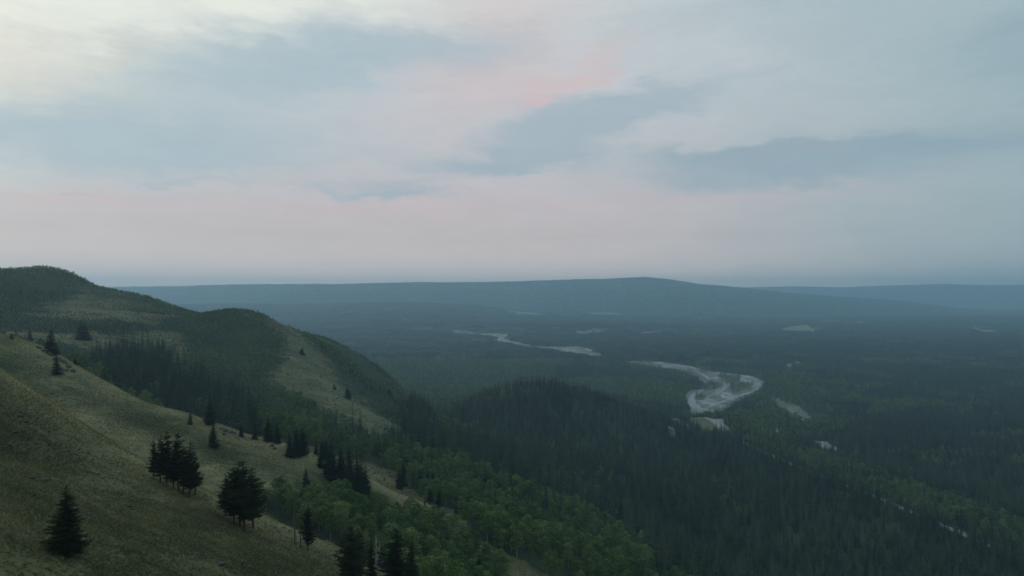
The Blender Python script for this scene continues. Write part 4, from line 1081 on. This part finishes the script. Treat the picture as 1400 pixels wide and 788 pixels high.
scatter('aspen_wood', ar[k, 0], ar[k, 1], ar[k, 2] - .3, ars[k], R.integers(0, 4, k.sum()), K_FARA, 'green leafy patches among the far valley conifers', 'wood', 4)
scatter('scrub', shrX[:, 0], shrX[:, 1], shrX[:, 2] - .1, R.uniform(.3, .8, len(shrX)), R.integers(0, 4, len(shrX)), K_SHR, 'low scrub dotted over the big grassy hill', 'scrub', 5)
# stands of trees far out over the plain
fx, fy, fz, fa_ = [], [], [], []
for y0, y1, sp in ((2300, 5200, 30), (5200, 9800, 48)):
    X, Y = jitter(y0, y1, sp); con, asp, shr, gr_, px, py, z = zones(X, Y)
    m = (con + asp) > 0.012; fx.append(X[m]); fy.append(Y[m]); fz.append(z[m]); fa_.append((asp > 0.018)[m])
fx, fy, fz, fa_ = map(np.concatenate, (fx, fy, fz, fa_))
print('stands', len(fx))
m = ~fa_
scatter('distant_forest', fx[m], fy[m], fz[m] - 1.0, R.uniform(.85, 1.15, m.sum()), R.integers(0, 4, m.sum()), K_CLC, 'far blue dark forest covering the plain', 'forest', 6, 0.0)
scatter('distant_wood', fx[fa_], fy[fa_], fz[fa_] - 1.0, R.uniform(.85, 1.15, fa_.sum()), R.integers(0, 4, fa_.sum()), K_CLA, 'paler leafy patches in the far plain forest', 'wood', 7, 0.0)
# grass and low shrubs of the near slopes
gx, gy, gs = [], [], []
for y0, y1, sp, s0 in ((58, 130, .38, .8), (130, 200, .55, .95), (200, 345, .95, 1.35)):
    X, Y = jitter(y0, y1, sp, 6.0, 0.78); k = (X < 0.05 * Y); X, Y = X[k], Y[k]
    con, asp, shr, gr_, px, py, z = zones(X, Y)
    d = fbm(X, Y, 14.0, 4, 90) + 0.35 * fbm(X, Y, 60.0, 2, 95)
    m = gr_ & (px > -40) & (px < 760) & (py < 830) & (R.random(X.size) < 0.28 + 1.1 * sstep(d, -0.35, 0.35))
    gx.append(X[m]); gy.append(Y[m]); gs.append(R.uniform(.6, 1.3, m.sum()) * s0)
gx, gy, gs = map(np.concatenate, (gx, gy, gs)); print('tufts', len(gx))
scatter('grass', gx, gy, H(gx, gy), gs, R.integers(0, 5, len(gx)), K_TUF, 'dried tufted grass over the near slopes', 'grass', 8, 0.25, dry=dry_at(gx, gy))
X, Y = jitter(60, 340, 3.2, 6.0, 0.78); con, asp, shr, gr_, px, py, z = zones(X, Y)
d = fbm(X, Y, 40.0, 3, 130)
m = gr_ & (X < .05 * Y) & (px > -40) & (R.random(X.size) < 0.006 + 0.16 * (d > 0.3)); m &= ~((X > -2) & (Y < 140))
scatter('low_shrubs', X[m], Y[m], z[m] - .08, R.uniform(.16, .42, m.sum()), R.integers(0, 4, m.sum()), K_SHR, 'low dark shrubs dotted through the near grass', 'shrubs', 9)

# ------------------------------------------------------------------ smoky evening air over the whole valley
DENS = 1.42e-4
x0, x1, y0, y1 = GX[0] - 20, GX[-1] + 20, GY[0] - 20, GY[-1] + 20; z0 = MZ.min() - 1.0; z1 = MZ.max() + 40
b = MB(); b.v = [V((x, y, z)) for z in (z0, z1) for x, y in ((x0, y0), (x1, y0), (x1, y1), (x0, y1))]
b.f = [(3, 2, 1, 0), (4, 5, 6, 7), (0, 1, 5, 4), (1, 2, 6, 5), (2, 3, 7, 6), (3, 0, 4, 7)]
hm, t, o = material('haze')
pv = t.new('ShaderNodeVolumePrincipled'); pv.inputs['Density'].default_value = DENS
pv.inputs['Color'].default_value = (0.54, 0.81, 1.0, 1); pv.inputs['Anisotropy'].default_value = 0.45
t.l.new(pv.outputs[0], o.inputs['Volume'])
hz = tag(link('haze', b.mesh('haze', hm)), 'pale blue evening haze filling the valley air', 'haze', kind='stuff')
